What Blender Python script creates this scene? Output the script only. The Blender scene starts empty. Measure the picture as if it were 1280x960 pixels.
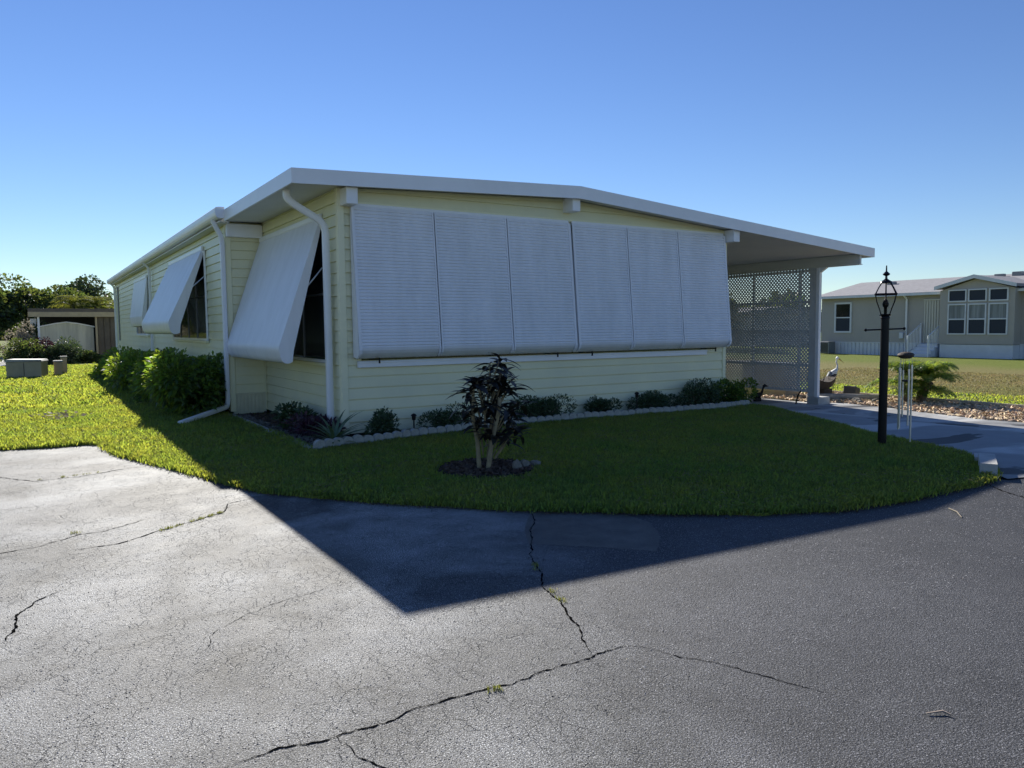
import bpy, bmesh, math, random
import numpy as np
from mathutils import Vector, Matrix
S = bpy.context.scene
COL = S.collection
PI = math.pi
random.seed(7)
RNG = np.random.default_rng(11)

# ------------------------------------------------------------------ camera, sky, sun, exposure
cd = bpy.data.cameras.new("camera"); cam = bpy.data.objects.new("camera", cd); COL.objects.link(cam)
cd.sensor_width = 36; cd.lens = 955.03/1280*36; cd.clip_start = 0.05; cd.clip_end = 3000
yaw, pitch, roll = math.radians(32.11489), math.radians(4.26197), math.radians(-0.53178)
fwd = Vector((math.sin(yaw)*math.cos(pitch), math.cos(yaw)*math.cos(pitch), -math.sin(pitch)))
rt = Vector((math.cos(yaw), -math.sin(yaw), 0)); up = rt.cross(fwd)
r2 = rt*math.cos(roll)+up*math.sin(roll); u2 = up*math.cos(roll)-rt*math.sin(roll)
cam.matrix_world = Matrix(((r2.x, u2.x, -fwd.x, 0), (r2.y, u2.y, -fwd.y, 0), (r2.z, u2.z, -fwd.z, 1.6), (0, 0, 0, 1)))
S.camera = cam
SUN = Vector((1.35, 6.48, 3.74)).normalized()
el = math.asin(SUN.z); az = math.atan2(SUN.x, SUN.y)
W = bpy.data.worlds.new("World"); S.world = W; W.use_nodes = True
wn = W.node_tree.nodes; wl = W.node_tree.links
bg = wn.get("Background") or wn.new("ShaderNodeBackground")
sky = wn.new("ShaderNodeTexSky"); sky.sky_type = 'NISHITA'; sky.sun_disc = False
sky.sun_elevation = el; sky.sun_rotation = az
sky.altitude = 0; sky.air_density = 1.0; sky.dust_density = 0.0; sky.ozone_density = 5.0
hsv = wn.new("ShaderNodeHueSaturation"); hsv.inputs["Saturation"].default_value = 1.08; hsv.inputs["Hue"].default_value = 0.511
wl.new(sky.outputs[0], hsv.inputs["Color"]); wl.new(hsv.outputs[0], bg.inputs[0]); bg.inputs[1].default_value = 0.072
sl = bpy.data.lights.new("sun", 'SUN'); sl.energy = 4.9; sl.angle = math.radians(0.5); sl.color = (1.0, 0.95, 0.86)
so = bpy.data.objects.new("sun", sl); COL.objects.link(so); so.rotation_euler = SUN.to_track_quat('Z', 'Y').to_euler(); so.location = (0, 0, 30)
S.view_settings.view_transform = 'Standard'; S.view_settings.look = 'None'
S.view_settings.exposure = 0.70; S.view_settings.gamma = 1.0
S.cycles.max_bounces = 6; S.cycles.transparent_max_bounces = 8
S.cycles.caustics_reflective = False; S.cycles.caustics_refractive = False

# ------------------------------------------------------------------ materials
def mat(name, col, rough=0.6, var=0.0, vscale=3.0, bump=0.0, bscale=40.0, metal=0.0, trans=0.0, tcol=None, isl=0.0, spec=0.5, col2=None, streak=None):
    m = bpy.data.materials.new(name); m.use_nodes = True
    N = m.node_tree.nodes; L = m.node_tree.links
    p = N["Principled BSDF"]; out = N["Material Output"]
    p.inputs["Roughness"].default_value = rough; p.inputs["Metallic"].default_value = metal
    p.inputs["Specular IOR Level"].default_value = spec
    p.inputs["Base Color"].default_value = (*col, 1)
    tc = N.new("ShaderNodeTexCoord"); src = None
    if var > 0 or col2:
        no = N.new("ShaderNodeTexNoise"); no.inputs["Scale"].default_value = vscale; no.inputs["Detail"].default_value = 6
        no.inputs["Roughness"].default_value = 0.65
        if streak:
            mp = N.new("ShaderNodeMapping"); mp.inputs["Scale"].default_value = streak
            L.new(tc.outputs["Object"], mp.inputs[0]); L.new(mp.outputs[0], no.inputs["Vector"])
        else: L.new(tc.outputs["Object"], no.inputs["Vector"])
        rp = N.new("ShaderNodeValToRGB")
        a = col2 if col2 else tuple(c*(1-var) for c in col); b = col if col2 else tuple(min(1, c*(1+var)) for c in col)
        rp.color_ramp.elements[0].position = 0.32; rp.color_ramp.elements[1].position = 0.68
        rp.color_ramp.elements[0].color = (*a, 1); rp.color_ramp.elements[1].color = (*b, 1)
        L.new(no.outputs["Fac"], rp.inputs[0]); src = rp.outputs[0]
    if isl > 0:
        ge = N.new("ShaderNodeNewGeometry"); hs = N.new("ShaderNodeHueSaturation")
        mr = N.new("ShaderNodeMapRange"); mr.inputs[3].default_value = 1-isl; mr.inputs[4].default_value = 1+isl
        L.new(ge.outputs["Random Per Island"], mr.inputs[0]); L.new(mr.outputs[0], hs.inputs["Value"])
        mh = N.new("ShaderNodeMapRange"); mh.inputs[3].default_value = 0.5-0.03*isl/0.4; mh.inputs[4].default_value = 0.5+0.015*isl/0.4
        mm = N.new("ShaderNodeMath"); mm.operation = 'FRACT'; m2 = N.new("ShaderNodeMath"); m2.operation = 'MULTIPLY'; m2.inputs[1].default_value = 17.3
        L.new(ge.outputs["Random Per Island"], m2.inputs[0]); L.new(m2.outputs[0], mm.inputs[0]); L.new(mm.outputs[0], mh.inputs[0]); L.new(mh.outputs[0], hs.inputs["Hue"])
        if src: L.new(src, hs.inputs["Color"])
        else: hs.inputs["Color"].default_value = (*col, 1)
        src = hs.outputs[0]
    if src: L.new(src, p.inputs["Base Color"])
    if bump > 0:
        nb = N.new("ShaderNodeTexNoise"); nb.inputs["Scale"].default_value = bscale; nb.inputs["Detail"].default_value = 5
        L.new(tc.outputs["Object"], nb.inputs["Vector"])
        bp = N.new("ShaderNodeBump"); bp.inputs["Strength"].default_value = bump; bp.inputs["Distance"].default_value = 0.02
        L.new(nb.outputs["Fac"], bp.inputs["Height"]); L.new(bp.outputs[0], p.inputs["Normal"])
    if trans > 0:
        t = N.new("ShaderNodeBsdfTranslucent"); mx = N.new("ShaderNodeMixShader"); mx.inputs[0].default_value = trans
        t.inputs[0].default_value = (*(tcol or col), 1)
        if src:
            mc = N.new("ShaderNodeMix"); mc.data_type = 'RGBA'; mc.blend_type = 'MULTIPLY'; mc.inputs[0].default_value = 1
            k = tcol or col
            L.new(src, mc.inputs[6]); mc.inputs[7].default_value = (k[0]/max(col[0], .001), k[1]/max(col[1], .001), k[2]/max(col[2], .001), 1)
            L.new(mc.outputs[2], t.inputs[0])
        L.new(p.outputs[0], mx.inputs[1]); L.new(t.outputs[0], mx.inputs[2]); L.new(mx.outputs[0], out.inputs[0])
    return m

M = {}
M['siding'] = mat('siding', (0.82, 0.79, 0.53), 0.42, col2=(0.74, 0.72, 0.50), vscale=1.6, bump=0.08, bscale=25)
M['trim'] = mat('yellow_trim', (0.84, 0.81, 0.56), 0.45, var=0.03, vscale=2)
M['white'] = mat('white_enamel', (0.84, 0.85, 0.88), 0.35, var=0.04, vscale=1.5)
M['whiteb'] = mat('white_awning', (0.84, 0.85, 0.90), 0.45, col2=(0.74, 0.75, 0.79), vscale=2.2, bump=0.12, bscale=7, streak=(1.6, 1.6, 0.3))
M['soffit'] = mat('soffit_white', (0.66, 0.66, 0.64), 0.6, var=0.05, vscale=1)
M['lattice'] = mat('lattice_white', (0.60, 0.61, 0.62), 0.6, var=0.1, vscale=4)
M['glass'] = mat('window_glass', (0.012, 0.016, 0.02), 0.06, spec=0.7)
M['dark'] = mat('dark_void', (0.02, 0.02, 0.022), 0.8)
M['screen'] = mat('insect_screen', (0.035, 0.045, 0.065), 0.5, spec=0.2)
M['curtain'] = mat('curtain', (0.24, 0.26, 0.27), 0.7, var=0.35, vscale=3, streak=(4, 4, 0.2))
M['black'] = mat('black_enamel', (0.006, 0.006, 0.008), 0.42, var=0.2, vscale=6, spec=0.22)
M['brass'] = mat('lantern_metal', (0.03, 0.03, 0.034), 0.25, metal=0.8)
M['alu'] = mat('aluminium_tube', (0.72, 0.72, 0.70), 0.3, metal=0.7)
M['metalgrey'] = mat('grey_metal', (0.22, 0.23, 0.24), 0.4, metal=0.5)
M['wood'] = mat('weathered_wood', (0.06, 0.045, 0.035), 0.8, var=0.35, vscale=8, bump=0.4, streak=(1, 1, 6))
M['log'] = mat('weathered_timber', (0.30, 0.28, 0.25), 0.85, var=0.25, vscale=6, bump=0.4)
M['concrete'] = mat('concrete', (0.46, 0.45, 0.42), 0.85, var=0.18, vscale=3, bump=0.25, bscale=60)
M['scallop'] = mat('edging_concrete', (0.36, 0.36, 0.33), 0.9, var=0.3, vscale=9, bump=0.4, bscale=70)
M['soil'] = mat('dark_mulch', (0.045, 0.032, 0.024), 0.95, var=0.4, vscale=30, bump=1.0, bscale=60)
M['chips'] = mat('wood_chip', (0.60, 0.47, 0.31), 0.85, isl=0.3, var=0.15, vscale=9)
M['chips_dark'] = mat('dark_mulch_chip', (0.10, 0.07, 0.05), 0.9, isl=0.4)
M['stone'] = mat('pale_stone', (0.20, 0.185, 0.155), 0.85, var=0.25, vscale=12, bump=0.4)
M['leafdark'] = mat('dark_glossy_leaf', (0.022, 0.030, 0.022), 0.38, trans=0.15, tcol=(0.06, 0.05, 0.02), isl=0.3, col2=(0.028, 0.020, 0.024), vscale=9)
M['leafhedge'] = mat('hedge_leaf', (0.034, 0.078, 0.028), 0.42, trans=0.36, tcol=(0.36, 0.54, 0.05), isl=0.4)
M['leafshrub'] = mat('shrub_leaf', (0.045, 0.085, 0.045), 0.55, trans=0.22, tcol=(0.10, 0.17, 0.04), isl=0.35)
M['leafpalm'] = mat('palm_leaf', (0.08, 0.17, 0.035), 0.45, trans=0.4, tcol=(0.42, 0.56, 0.07), isl=0.35)
M['leafyellow'] = mat('yellow_palm_leaf', (0.12, 0.16, 0.03), 0.8, spec=0.1, trans=0.4, tcol=(0.30, 0.34, 0.05), isl=0.4)
M['agave'] = mat('agave_leaf', (0.09, 0.15, 0.08), 0.45, var=0.2, vscale=5, trans=0.15, tcol=(0.16, 0.22, 0.06))
M['purple'] = mat('purple_leaf', (0.045, 0.028, 0.04), 0.5, isl=0.4, trans=0.2, tcol=(0.2, 0.05, 0.1))
M['treeA'] = mat('tree_leaf_dark', (0.035, 0.065, 0.024), 0.6, isl=0.45, trans=0.3, tcol=(0.20, 0.27, 0.05))
M['treeB'] = mat('tree_leaf_blue', (0.055, 0.085, 0.05), 0.6, isl=0.4, trans=0.25, tcol=(0.12, 0.18, 0.05))
M['bark'] = mat('bark', (0.16, 0.12, 0.09), 0.9, var=0.3, vscale=9, bump=0.6)
M['stem'] = mat('pale_stem', (0.27, 0.22, 0.13), 0.75, var=0.25, vscale=10, bump=0.4)
M['redbush'] = mat('red_leaf', (0.07, 0.02, 0.025), 0.6, isl=0.4, trans=0.2)
M['flower'] = mat('pink_flower', (0.34, 0.30, 0.22), 0.7, isl=0.3, trans=0.3)
M['beige'] = mat('beige_siding', (0.43, 0.405, 0.375), 0.6, var=0.06, vscale=1)
M['skirt'] = mat('skirting', (0.68, 0.71, 0.76), 0.5, var=0.08, vscale=2)
M['skirty'] = mat('cream_skirting', (0.66, 0.63, 0.46), 0.6, var=0.1, vscale=4)
M['shingle'] = mat('roof_shingle', (0.27, 0.265, 0.275), 0.9, var=0.15, vscale=5, bump=0.4, bscale=30)
M['shed'] = mat('shed_panel', (0.62, 0.60, 0.50), 0.55, var=0.22, vscale=1.3, streak=(3, 3, 0.25))
M['brown'] = mat('brown_panel', (0.12, 0.10, 0.08), 0.7, var=0.2, vscale=2)
M['util'] = mat('utility_cabinet', (0.42, 0.34, 0.22), 0.6, var=0.12, vscale=3)
M['cap'] = mat('pale_cabinet_lid', (0.38, 0.37, 0.34), 0.6, var=0.1, vscale=3)
M['plastic'] = mat('pale_edging', (0.52, 0.46, 0.36), 0.6, var=0.1)
M['crack_stripe'] = mat('crack_stripe_black', (0.006, 0.006, 0.006), 1.0, spec=0.0)
M['weed'] = mat('weed_leaf', (0.16, 0.20, 0.04), 0.6, trans=0.4, tcol=(0.4, 0.42, 0.08), isl=0.4)
M['orange'] = mat('orange_beak', (0.45, 0.22, 0.04), 0.5)
M['shutter'] = mat('storm_panel', (0.58, 0.57, 0.52), 0.45, metal=0.2)
M['straw'] = mat('straw_blade', (0.26, 0.23, 0.11), 0.7, isl=0.4, trans=0.35)
M['grit'] = mat('stone_grit', (0.17, 0.17, 0.18), 0.65, isl=0.9, spec=0.5)
M['debris'] = mat('dead_leaf', (0.34, 0.30, 0.22), 0.8, isl=0.5, trans=0.2)

def grass_mat(name, c1, c2, t):
    m = mat(name, c1, 0.6, spec=0.25, col2=c2, vscale=0.9, isl=0.35, trans=0.45, tcol=t)
    return m
M['grass'] = grass_mat('grass_blade', (0.055, 0.108, 0.048), (0.090, 0.125, 0.055), (0.44, 0.64, 0.075))
M['grassfar'] = grass_mat('dry_grass_blade', (0.14, 0.16, 0.055), (0.20, 0.17, 0.08), (0.26, 0.27, 0.09))

def lawn_mat():
    m = bpy.data.materials.new('lawn_ground'); m.use_nodes = True
    N = m.node_tree.nodes; L = m.node_tree.links; p = N["Principled BSDF"]; p.inputs["Roughness"].default_value = 0.9
    p.inputs["Specular IOR Level"].default_value = 0.1
    tc = N.new("ShaderNodeTexCoord"); sep = N.new("ShaderNodeSeparateXYZ"); L.new(tc.outputs["Object"], sep.inputs[0])
    n1 = N.new("ShaderNodeTexNoise"); n1.inputs["Scale"].default_value = 0.35; n1.inputs["Detail"].default_value = 7; n1.inputs["Roughness"].default_value = 0.7
    n2 = N.new("ShaderNodeTexNoise"); n2.inputs["Scale"].default_value = 14; n2.inputs["Detail"].default_value = 6
    L.new(tc.outputs["Object"], n1.inputs["Vector"]); L.new(tc.outputs["Object"], n2.inputs["Vector"])
    # band of dormant turf between the driveway and the next home (X 21..33)
    ad = N.new("ShaderNodeMath"); ad.operation = 'MULTIPLY_ADD'; ad.inputs[1].default_value = 5.0
    L.new(n1.outputs["Fac"], ad.inputs[0]); L.new(sep.outputs[0], ad.inputs[2])
    mr = N.new("ShaderNodeValToRGB"); cr = mr.color_ramp
    cr.elements[0].position = 0.0; cr.elements[0].color = (0, 0, 0, 1); cr.elements[1].position = 1; cr.elements[1].color = (0, 0, 0, 1)
    sc = N.new("ShaderNodeMath"); sc.operation = 'DIVIDE'; sc.inputs[1].default_value = 50
    L.new(ad.outputs[0], sc.inputs[0])
    for pos, v in ((0.45, 0.0), (0.51, 0.5), (0.56, 0.8), (0.63, 0.65), (0.68, 0.05)):
        e = cr.elements.new(pos); e.color = (v, v, v, 1)
    L.new(sc.outputs[0], mr.inputs[0])
    mx = N.new("ShaderNodeMix"); mx.data_type = 'RGBA'; L.new(mr.outputs[0], mx.inputs[0])
    g = N.new("ShaderNodeMix"); g.data_type = 'RGBA'; g.inputs[6].default_value = (0.09, 0.14, 0.02, 1); g.inputs[7].default_value = (0.19, 0.21, 0.05, 1)
    L.new(n2.outputs["Fac"], g.inputs[0])
    d = N.new("ShaderNodeMix"); d.data_type = 'RGBA'; d.inputs[6].default_value = (0.18, 0.14, 0.065, 1); d.inputs[7].default_value = (0.28, 0.23, 0.11, 1)
    L.new(n2.outputs["Fac"], d.inputs[0]); L.new(g.outputs[2], mx.inputs[6]); L.new(d.outputs[2], mx.inputs[7])
    L.new(mx.outputs[2], p.inputs["Base Color"])
    b = N.new("ShaderNodeBump"); b.inputs["Strength"].default_value = 0.8; b.inputs["Distance"].default_value = 0.06
    L.new(n2.outputs["Fac"], b.inputs["Height"]); L.new(b.outputs[0], p.inputs["Normal"])
    return m
M['lawn'] = lawn_mat()

def asphalt_mat():
    m = bpy.data.materials.new('asphalt'); m.use_nodes = True
    N = m.node_tree.nodes; L = m.node_tree.links; p = N["Principled BSDF"]
    tc = N.new("ShaderNodeTexCoord"); co = tc.outputs["Object"]
    def noise(s, d=6, r=0.6, vec=None, dist=0.0):
        n = N.new("ShaderNodeTexNoise"); n.inputs["Scale"].default_value = s; n.inputs["Detail"].default_value = d
        n.inputs["Roughness"].default_value = r; n.inputs["Distortion"].default_value = dist
        L.new(vec or co, n.inputs["Vector"]); return n
    def math_(op, a, b=None, clamp=False):
        n = N.new("ShaderNodeMath"); n.operation = op; n.use_clamp = clamp
        for i, v in enumerate((a, b)):
            if v is None: continue
            if isinstance(v, (int, float)): n.inputs[i].default_value = v
            else: L.new(v, n.inputs[i])
        return n.outputs[0]
    def ramp(fac, stops):
        n = N.new("ShaderNodeValToRGB"); r = n.color_ramp
        r.elements[0].position = stops[0][0]; r.elements[1].position = stops[-1][0]
        r.elements[0].color = (*[stops[0][1]]*3, 1); r.elements[1].color = (*[stops[-1][1]]*3, 1)
        for a, v in stops[1:-1]:
            e = r.elements.new(a); e.color = (v, v, v, 1)
        L.new(fac, n.inputs[0]); return n.outputs[0]
    sep = N.new("ShaderNodeSeparateXYZ"); L.new(co, sep.inputs[0]); X = sep.outputs[0]; Y = sep.outputs[1]
    wob = noise(0.8, 4)
    # worn, pale surface west of the long crack; newer dark seal coat east of it
    q = math_('SUBTRACT', math_('ADD', X, math_('MULTIPLY', wob.outputs["Fac"], 0.7)), math_('MULTIPLY', Y, 0.42))
    worn = ramp(math_('DIVIDE', math_('ADD', q, 4.0), 10.0), [(0.0, 1), (0.52, 1), (0.60, 0.25), (1.0, 0.0)])
    big = noise(0.55, 5, 0.65, dist=0.4); patch = ramp(big.outputs["Fac"], [(0.38, 0.0), (0.60, 1.0)])
    mid = noise(3.5, 6, 0.7)
    fine = noise(170, 3, 0.7); fineb = noise(260, 3, 0.7); agg = N.new("ShaderNodeTexVoronoi"); agg.inputs["Scale"].default_value = 95; L.new(co, agg.inputs["Vector"])
    # colour value
    stain = ramp(noise(0.9, 5, 0.6, dist=0.8).outputs["Fac"], [(0.36, 0.42), (0.47, 0.9), (0.56, 1.1), (0.68, 1.35)])
    v = math_('ADD', math_('MULTIPLY', worn, math_('ADD', math_('MULTIPLY', patch, 0.095), 0.055)), 0.032)
    v = math_('MULTIPLY', v, math_('ADD', math_('MULTIPLY', math_('SUBTRACT', stain, 1.0), worn), 1.0))
    v = math_('MULTIPLY', v, math_('ADD', math_('MULTIPLY', mid.outputs["Fac"], 1.0), 0.5))
    for cx, cy, rx_, ry_, amt in ((0.85, 8.0, .75, .62, .50), (0.45, 11.2, 1.1, .45, .42), (0.0, 9.0, .5, .35, .25), (2.35, 3.3, .7, .35, .22), (0.35, 2.75, .45, .30, .25)):
        ex = math_('DIVIDE', math_('SUBTRACT', math_('ADD', X, math_('MULTIPLY', mid.outputs["Fac"], .25)), cx+.12), rx_); ey = math_('DIVIDE', math_('SUBTRACT', math_('ADD', Y, math_('MULTIPLY', wob.outputs["Fac"], .6)), cy+.3), ry_)
        dd = math_('ADD', math_('MULTIPLY', ex, ex), math_('MULTIPLY', ey, ey))
        v = math_('MULTIPLY', v, math_('SUBTRACT', 1.0, ramp(math_('DIVIDE', dd, 2.0), [(0.1, amt), (0.4, amt*.7), (0.75, 0.0)])))
    sp = ramp(fine.outputs["Fac"], [(0.38, 0.15), (0.48, 0.6), (0.56, 1.7), (0.66, 6.0)])
    v = math_('MULTIPLY', v, sp)
    # fine alligator cracks
    dn = noise(5, 4, 0.6); vm = N.new("ShaderNodeVectorMath"); vm.operation = 'MULTIPLY_ADD'; vm.inputs[1].default_value = (0.10, 0.10, 0.0)
    L.new(dn.outputs["Color"], vm.inputs[0]); L.new(co, vm.inputs[2])
    cr = None
    for s, w in ((8.0, 0.013), (15.0, 0.020)):
        vo = N.new("ShaderNodeTexVoronoi"); vo.feature = 'DISTANCE_TO_EDGE'; vo.inputs["Scale"].default_value = s; L.new(vm.outputs[0], vo.inputs["Vector"])
        k = ramp(vo.outputs["Distance"], [(0.0, 1.0), (w, 0.0)])
        mk = ramp(noise(1.1 if s < 8 else 2.3, 4, 0.7).outputs["Fac"], [(0.43, 0.0), (0.55, 1.0)])
        k = math_('MULTIPLY', k, mk); cr = k if cr is None else math_('MAXIMUM', cr, k)
    cr = math_('MULTIPLY', cr, math_('ADD', math_('MULTIPLY', worn, 0.85), 0.10))
    v = math_('MULTIPLY', v, math_('SUBTRACT', 1.0, math_('MULTIPLY', cr, 0.70)))
    cb = N.new("ShaderNodeCombineColor"); L.new(v, cb.inputs[0]); L.new(math_('MULTIPLY', v, 1.02), cb.inputs[1]); L.new(math_('MULTIPLY', v, math_('SUBTRACT', 1.11, math_('MULTIPLY', worn, 0.09))), cb.inputs[2])
    L.new(cb.outputs[0], p.inputs["Base Color"])
    rr = math_('ADD', math_('MULTIPLY', mid.outputs["Fac"], 0.2), 0.60); L.new(rr, p.inputs["Roughness"])
    p.inputs["Specular IOR Level"].default_value = 0.32
    h = math_('ADD', math_('MULTIPLY', fineb.outputs["Fac"], 0.5), math_('MULTIPLY', agg.outputs["Distance"], 0.5))
    h = math_('SUBTRACT', h, math_('MULTIPLY', cr, 1.2))
    b = N.new("ShaderNodeBump"); b.inputs["Strength"].default_value = 0.8; b.inputs["Distance"].default_value = 0.005
    L.new(h, b.inputs["Height"]); L.new(b.outputs[0], p.inputs["Normal"])
    return m
M['asphalt'] = asphalt_mat()
M['patch'] = mat('asphalt_patch', (0.085, 0.084, 0.08), 0.6, var=0.35, vscale=5, bump=0.6, bscale=130)

def drive_mat():
    m = mat('driveway_concrete', (0.44, 0.44, 0.43), 0.7, var=0.10, vscale=2.0, bump=0.15, bscale=70, spec=0.3)
    N = m.node_tree.nodes; L = m.node_tree.links; p = N["Principled BSDF"]
    base = p.inputs["Base Color"].links[0].from_socket
    tc = N.new("ShaderNodeTexCoord"); mp = N.new("ShaderNodeMapping"); mp.inputs["Scale"].default_value = (0.5, 0.9, 1)
    L.new(tc.outputs["Object"], mp.inputs[0])
    n = N.new("ShaderNodeTexNoise"); n.inputs["Scale"].default_value = 0.9; n.inputs["Detail"].default_value = 7; n.inputs["Distortion"].default_value = 0.8
    L.new(mp.outputs[0], n.inputs["Vector"])
    r = N.new("ShaderNodeValToRGB"); r.color_ramp.elements[0].position = 0.40; r.color_ramp.elements[0].color = (0.13, 0.13, 0.14, 1)
    r.color_ramp.elements[1].position = 0.42; r.color_ramp.elements[1].color = (0.62, 0.62, 0.63, 1)
    e = r.color_ramp.elements.new(0.52); e.color = (0.62, 0.62, 0.63, 1); e = r.color_ramp.elements.new(0.58); e.color = (1.1, 1.1, 1.1, 1)
    L.new(n.outputs["Fac"], r.inputs[0])
    mx = N.new("ShaderNodeMix"); mx.data_type = 'RGBA'; mx.blend_type = 'MULTIPLY'; mx.inputs[0].default_value = 1
    L.new(base, mx.inputs[6]); L.new(r.outputs[0], mx.inputs[7]); L.new(mx.outputs[2], p.inputs["Base Color"])
    return m
M['drive'] = drive_mat()

# ------------------------------------------------------------------ mesh helpers
def ss(t): t = min(max(t, 0), 1); return t*t*(3-2*t)
def tz(x): return -.3*ss((x-11.6)/3.2) + .3*ss((x-20)/15)
def ssn(t): t = np.clip(t, 0, 1); return t*t*(3-2*t)
def tzn(x): return -.3*ssn((x-11.6)/3.2) + .3*ssn((x-20)/15)

class MB:
    def __init__(s): s.v = []; s.f = []; s.mi = []; s.cur = 0; s.sm = []
    def add(s, vs, fs, smooth=False):
        o = len(s.v); s.v += [tuple(v) for v in vs]; s.f += [tuple(i+o for i in f) for f in fs]; s.mi += [s.cur]*len(fs); s.sm += [smooth]*len(fs)
        return s
    def box(s, x0, x1, y0, y1, z0, z1):
        vs = [(x, y, z) for z in (z0, z1) for y in (y0, y1) for x in (x0, x1)]
        return s.add(vs, [(0, 2, 3, 1), (4, 5, 7, 6), (0, 1, 5, 4), (2, 6, 7, 3), (0, 4, 6, 2), (1, 3, 7, 5)])
    def bbox(s, x0, x1, y0, y1, z0, z1, b=0.006):
        bm = bmesh.new(); bmesh.ops.create_cube(bm, size=1)
        for v in bm.verts: v.co = ((x0+x1)/2+v.co.x*(x1-x0), (y0+y1)/2+v.co.y*(y1-y0), (z0+z1)/2+v.co.z*(z1-z0))
        bmesh.ops.bevel(bm, geom=bm.edges[:], offset=b, segments=1, affect='EDGES')
        bm.verts.index_update(); s.add([v.co[:] for v in bm.verts], [[v.index for v in f.verts] for f in bm.faces]); bm.free(); return s
    def prism(s, poly, axis, a, b):
        # poly: 2-D points, extruded along axis from a to b (axis 0: poly=(y,z); 1: (x,z); 2: (x,y))
        n = len(poly)
        def P(p, t): return (t, p[0], p[1]) if axis == 0 else ((p[0], t, p[1]) if axis == 1 else (p[0], p[1], t))
        vs = [P(p, a) for p in poly]+[P(p, b) for p in poly]
        fs = [(i, (i+1) % n, n+(i+1) % n, n+i) for i in range(n)]+[tuple(range(n))[::-1], tuple(range(n, 2*n))]
        return s.add(vs, fs)
    def tube(s, pts, r, n=10, cap=True, smooth=True):
        pts = [Vector(p) for p in pts]; rs = r if isinstance(r, (list, tuple)) else [r]*len(pts)
        vs = []; d0 = (pts[1]-pts[0]).normalized(); a = d0.orthogonal().normalized()
        for i, p in enumerate(pts):
            d = (pts[min(i+1, len(pts)-1)]-pts[max(i-1, 0)]).normalized()
            a = (a-d*a.dot(d)).normalized(); b = d.cross(a)
            vs += [p+(a*math.cos(2*PI*k/n)+b*math.sin(2*PI*k/n))*rs[i] for k in range(n)]
        fs = [(i*n+k, i*n+(k+1) % n, (i+1)*n+(k+1) % n, (i+1)*n+k) for i in range(len(pts)-1) for k in range(n)]
        s.add(vs, fs, smooth)
        if cap:
            o = len(s.v)-len(vs); s.f += [tuple(range(o, o+n))[::-1], tuple(range(len(s.v)-n, len(s.v)))]; s.mi += [s.cur]*2; s.sm += [False]*2
        return s
    def rtube(s, pts, w, d, side):
        # rectangular rounded pipe: side = unit vector of its width
        side = Vector(side); pts = [Vector(p) for p in pts]; vs = []; prof = []
        for k in range(12):
            a = 2*PI*k/12; c, t = math.cos(a), math.sin(a)
            prof.append((w/2*math.copysign(abs(c)**0.5, c), d/2*math.copysign(abs(t)**0.5, t)))
        for i, p in enumerate(pts):
            t = (pts[min(i+1, len(pts)-1)]-pts[max(i-1, 0)]).normalized(); sd = (side-t*side.dot(t)).normalized(); nn = t.cross(sd)
            vs += [p+sd*a+nn*b for a, b in prof]
        n = 12
        fs = [(i*n+k, i*n+(k+1) % n, (i+1)*n+(k+1) % n, (i+1)*n+k) for i in range(len(pts)-1) for k in range(n)]
        fs += [tuple(range(n))[::-1], tuple(range(len(vs)-n, len(vs)))]
        return s.add(vs, fs, True)
    def lathe(s, prof, c=(0, 0, 0), n=16, smooth=True):
        vs = [(c[0]+r*math.cos(2*PI*k/n), c[1]+r*math.sin(2*PI*k/n), c[2]+z) for r, z in prof for k in range(n)]
        fs = [(i*n+k, i*n+(k+1) % n, (i+1)*n+(k+1) % n, (i+1)*n+k) for i in range(len(prof)-1) for k in range(n)]
        fs += [tuple(range(n))[::-1], tuple(range(len(vs)-n, len(vs)))]
        return s.add(vs, fs, smooth)
    def mesh(s, name, mats):
        me = bpy.data.meshes.new(name); me.from_pydata(s.v, [], s.f); me.update()
        for m in (mats if isinstance(mats, (list, tuple)) else [mats]): me.materials.append(m)
        me.polygons.foreach_set("material_index", s.mi); me.polygons.foreach_set("use_smooth", s.sm)
        if any(s.sm): me.set_sharp_from_angle(angle=math.radians(38))
        return me

def wloc(o):
    p = Vector((0, 0, 0))
    while o is not None: p += o.location; o = o.parent
    return p
def obj(name, mb, mats, parent=None, kind=None, label=None, cat=None, group=None):
    me = mb.mesh(name, mats) if isinstance(mb, MB) else mb
    o = bpy.data.objects.new(name, me); COL.objects.link(o)
    if parent is not None:
        o.parent = parent; o.location = -wloc(parent)
    if kind: o['kind'] = kind
    if label: o['label'] = label
    if cat: o['category'] = cat
    if group: o['group'] = group
    return o
def thing(name, label, cat, loc, group=None, rz=0):
    o = bpy.data.objects.new(name, None); COL.objects.link(o); o.location = loc; o.rotation_euler = (0, 0, rz); o.empty_display_size = 0.2
    o['label'] = label; o['category'] = cat
    if group: o['group'] = group
    return o
def local(name, me, parent, loc=(0, 0, 0), rot=(0, 0, 0), scale=(1, 1, 1), kind=None):
    o = bpy.data.objects.new(name, me); COL.objects.link(o); o.parent = parent; o.location = loc; o.rotation_euler = rot; o.scale = scale
    if kind: o['kind'] = kind
    return o
def bake(o, loc):
    """move a top-level mesh thing's origin to loc"""
    me = o.data; me.transform(Matrix.Translation(-Vector(loc))); o.location = loc; return o

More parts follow.
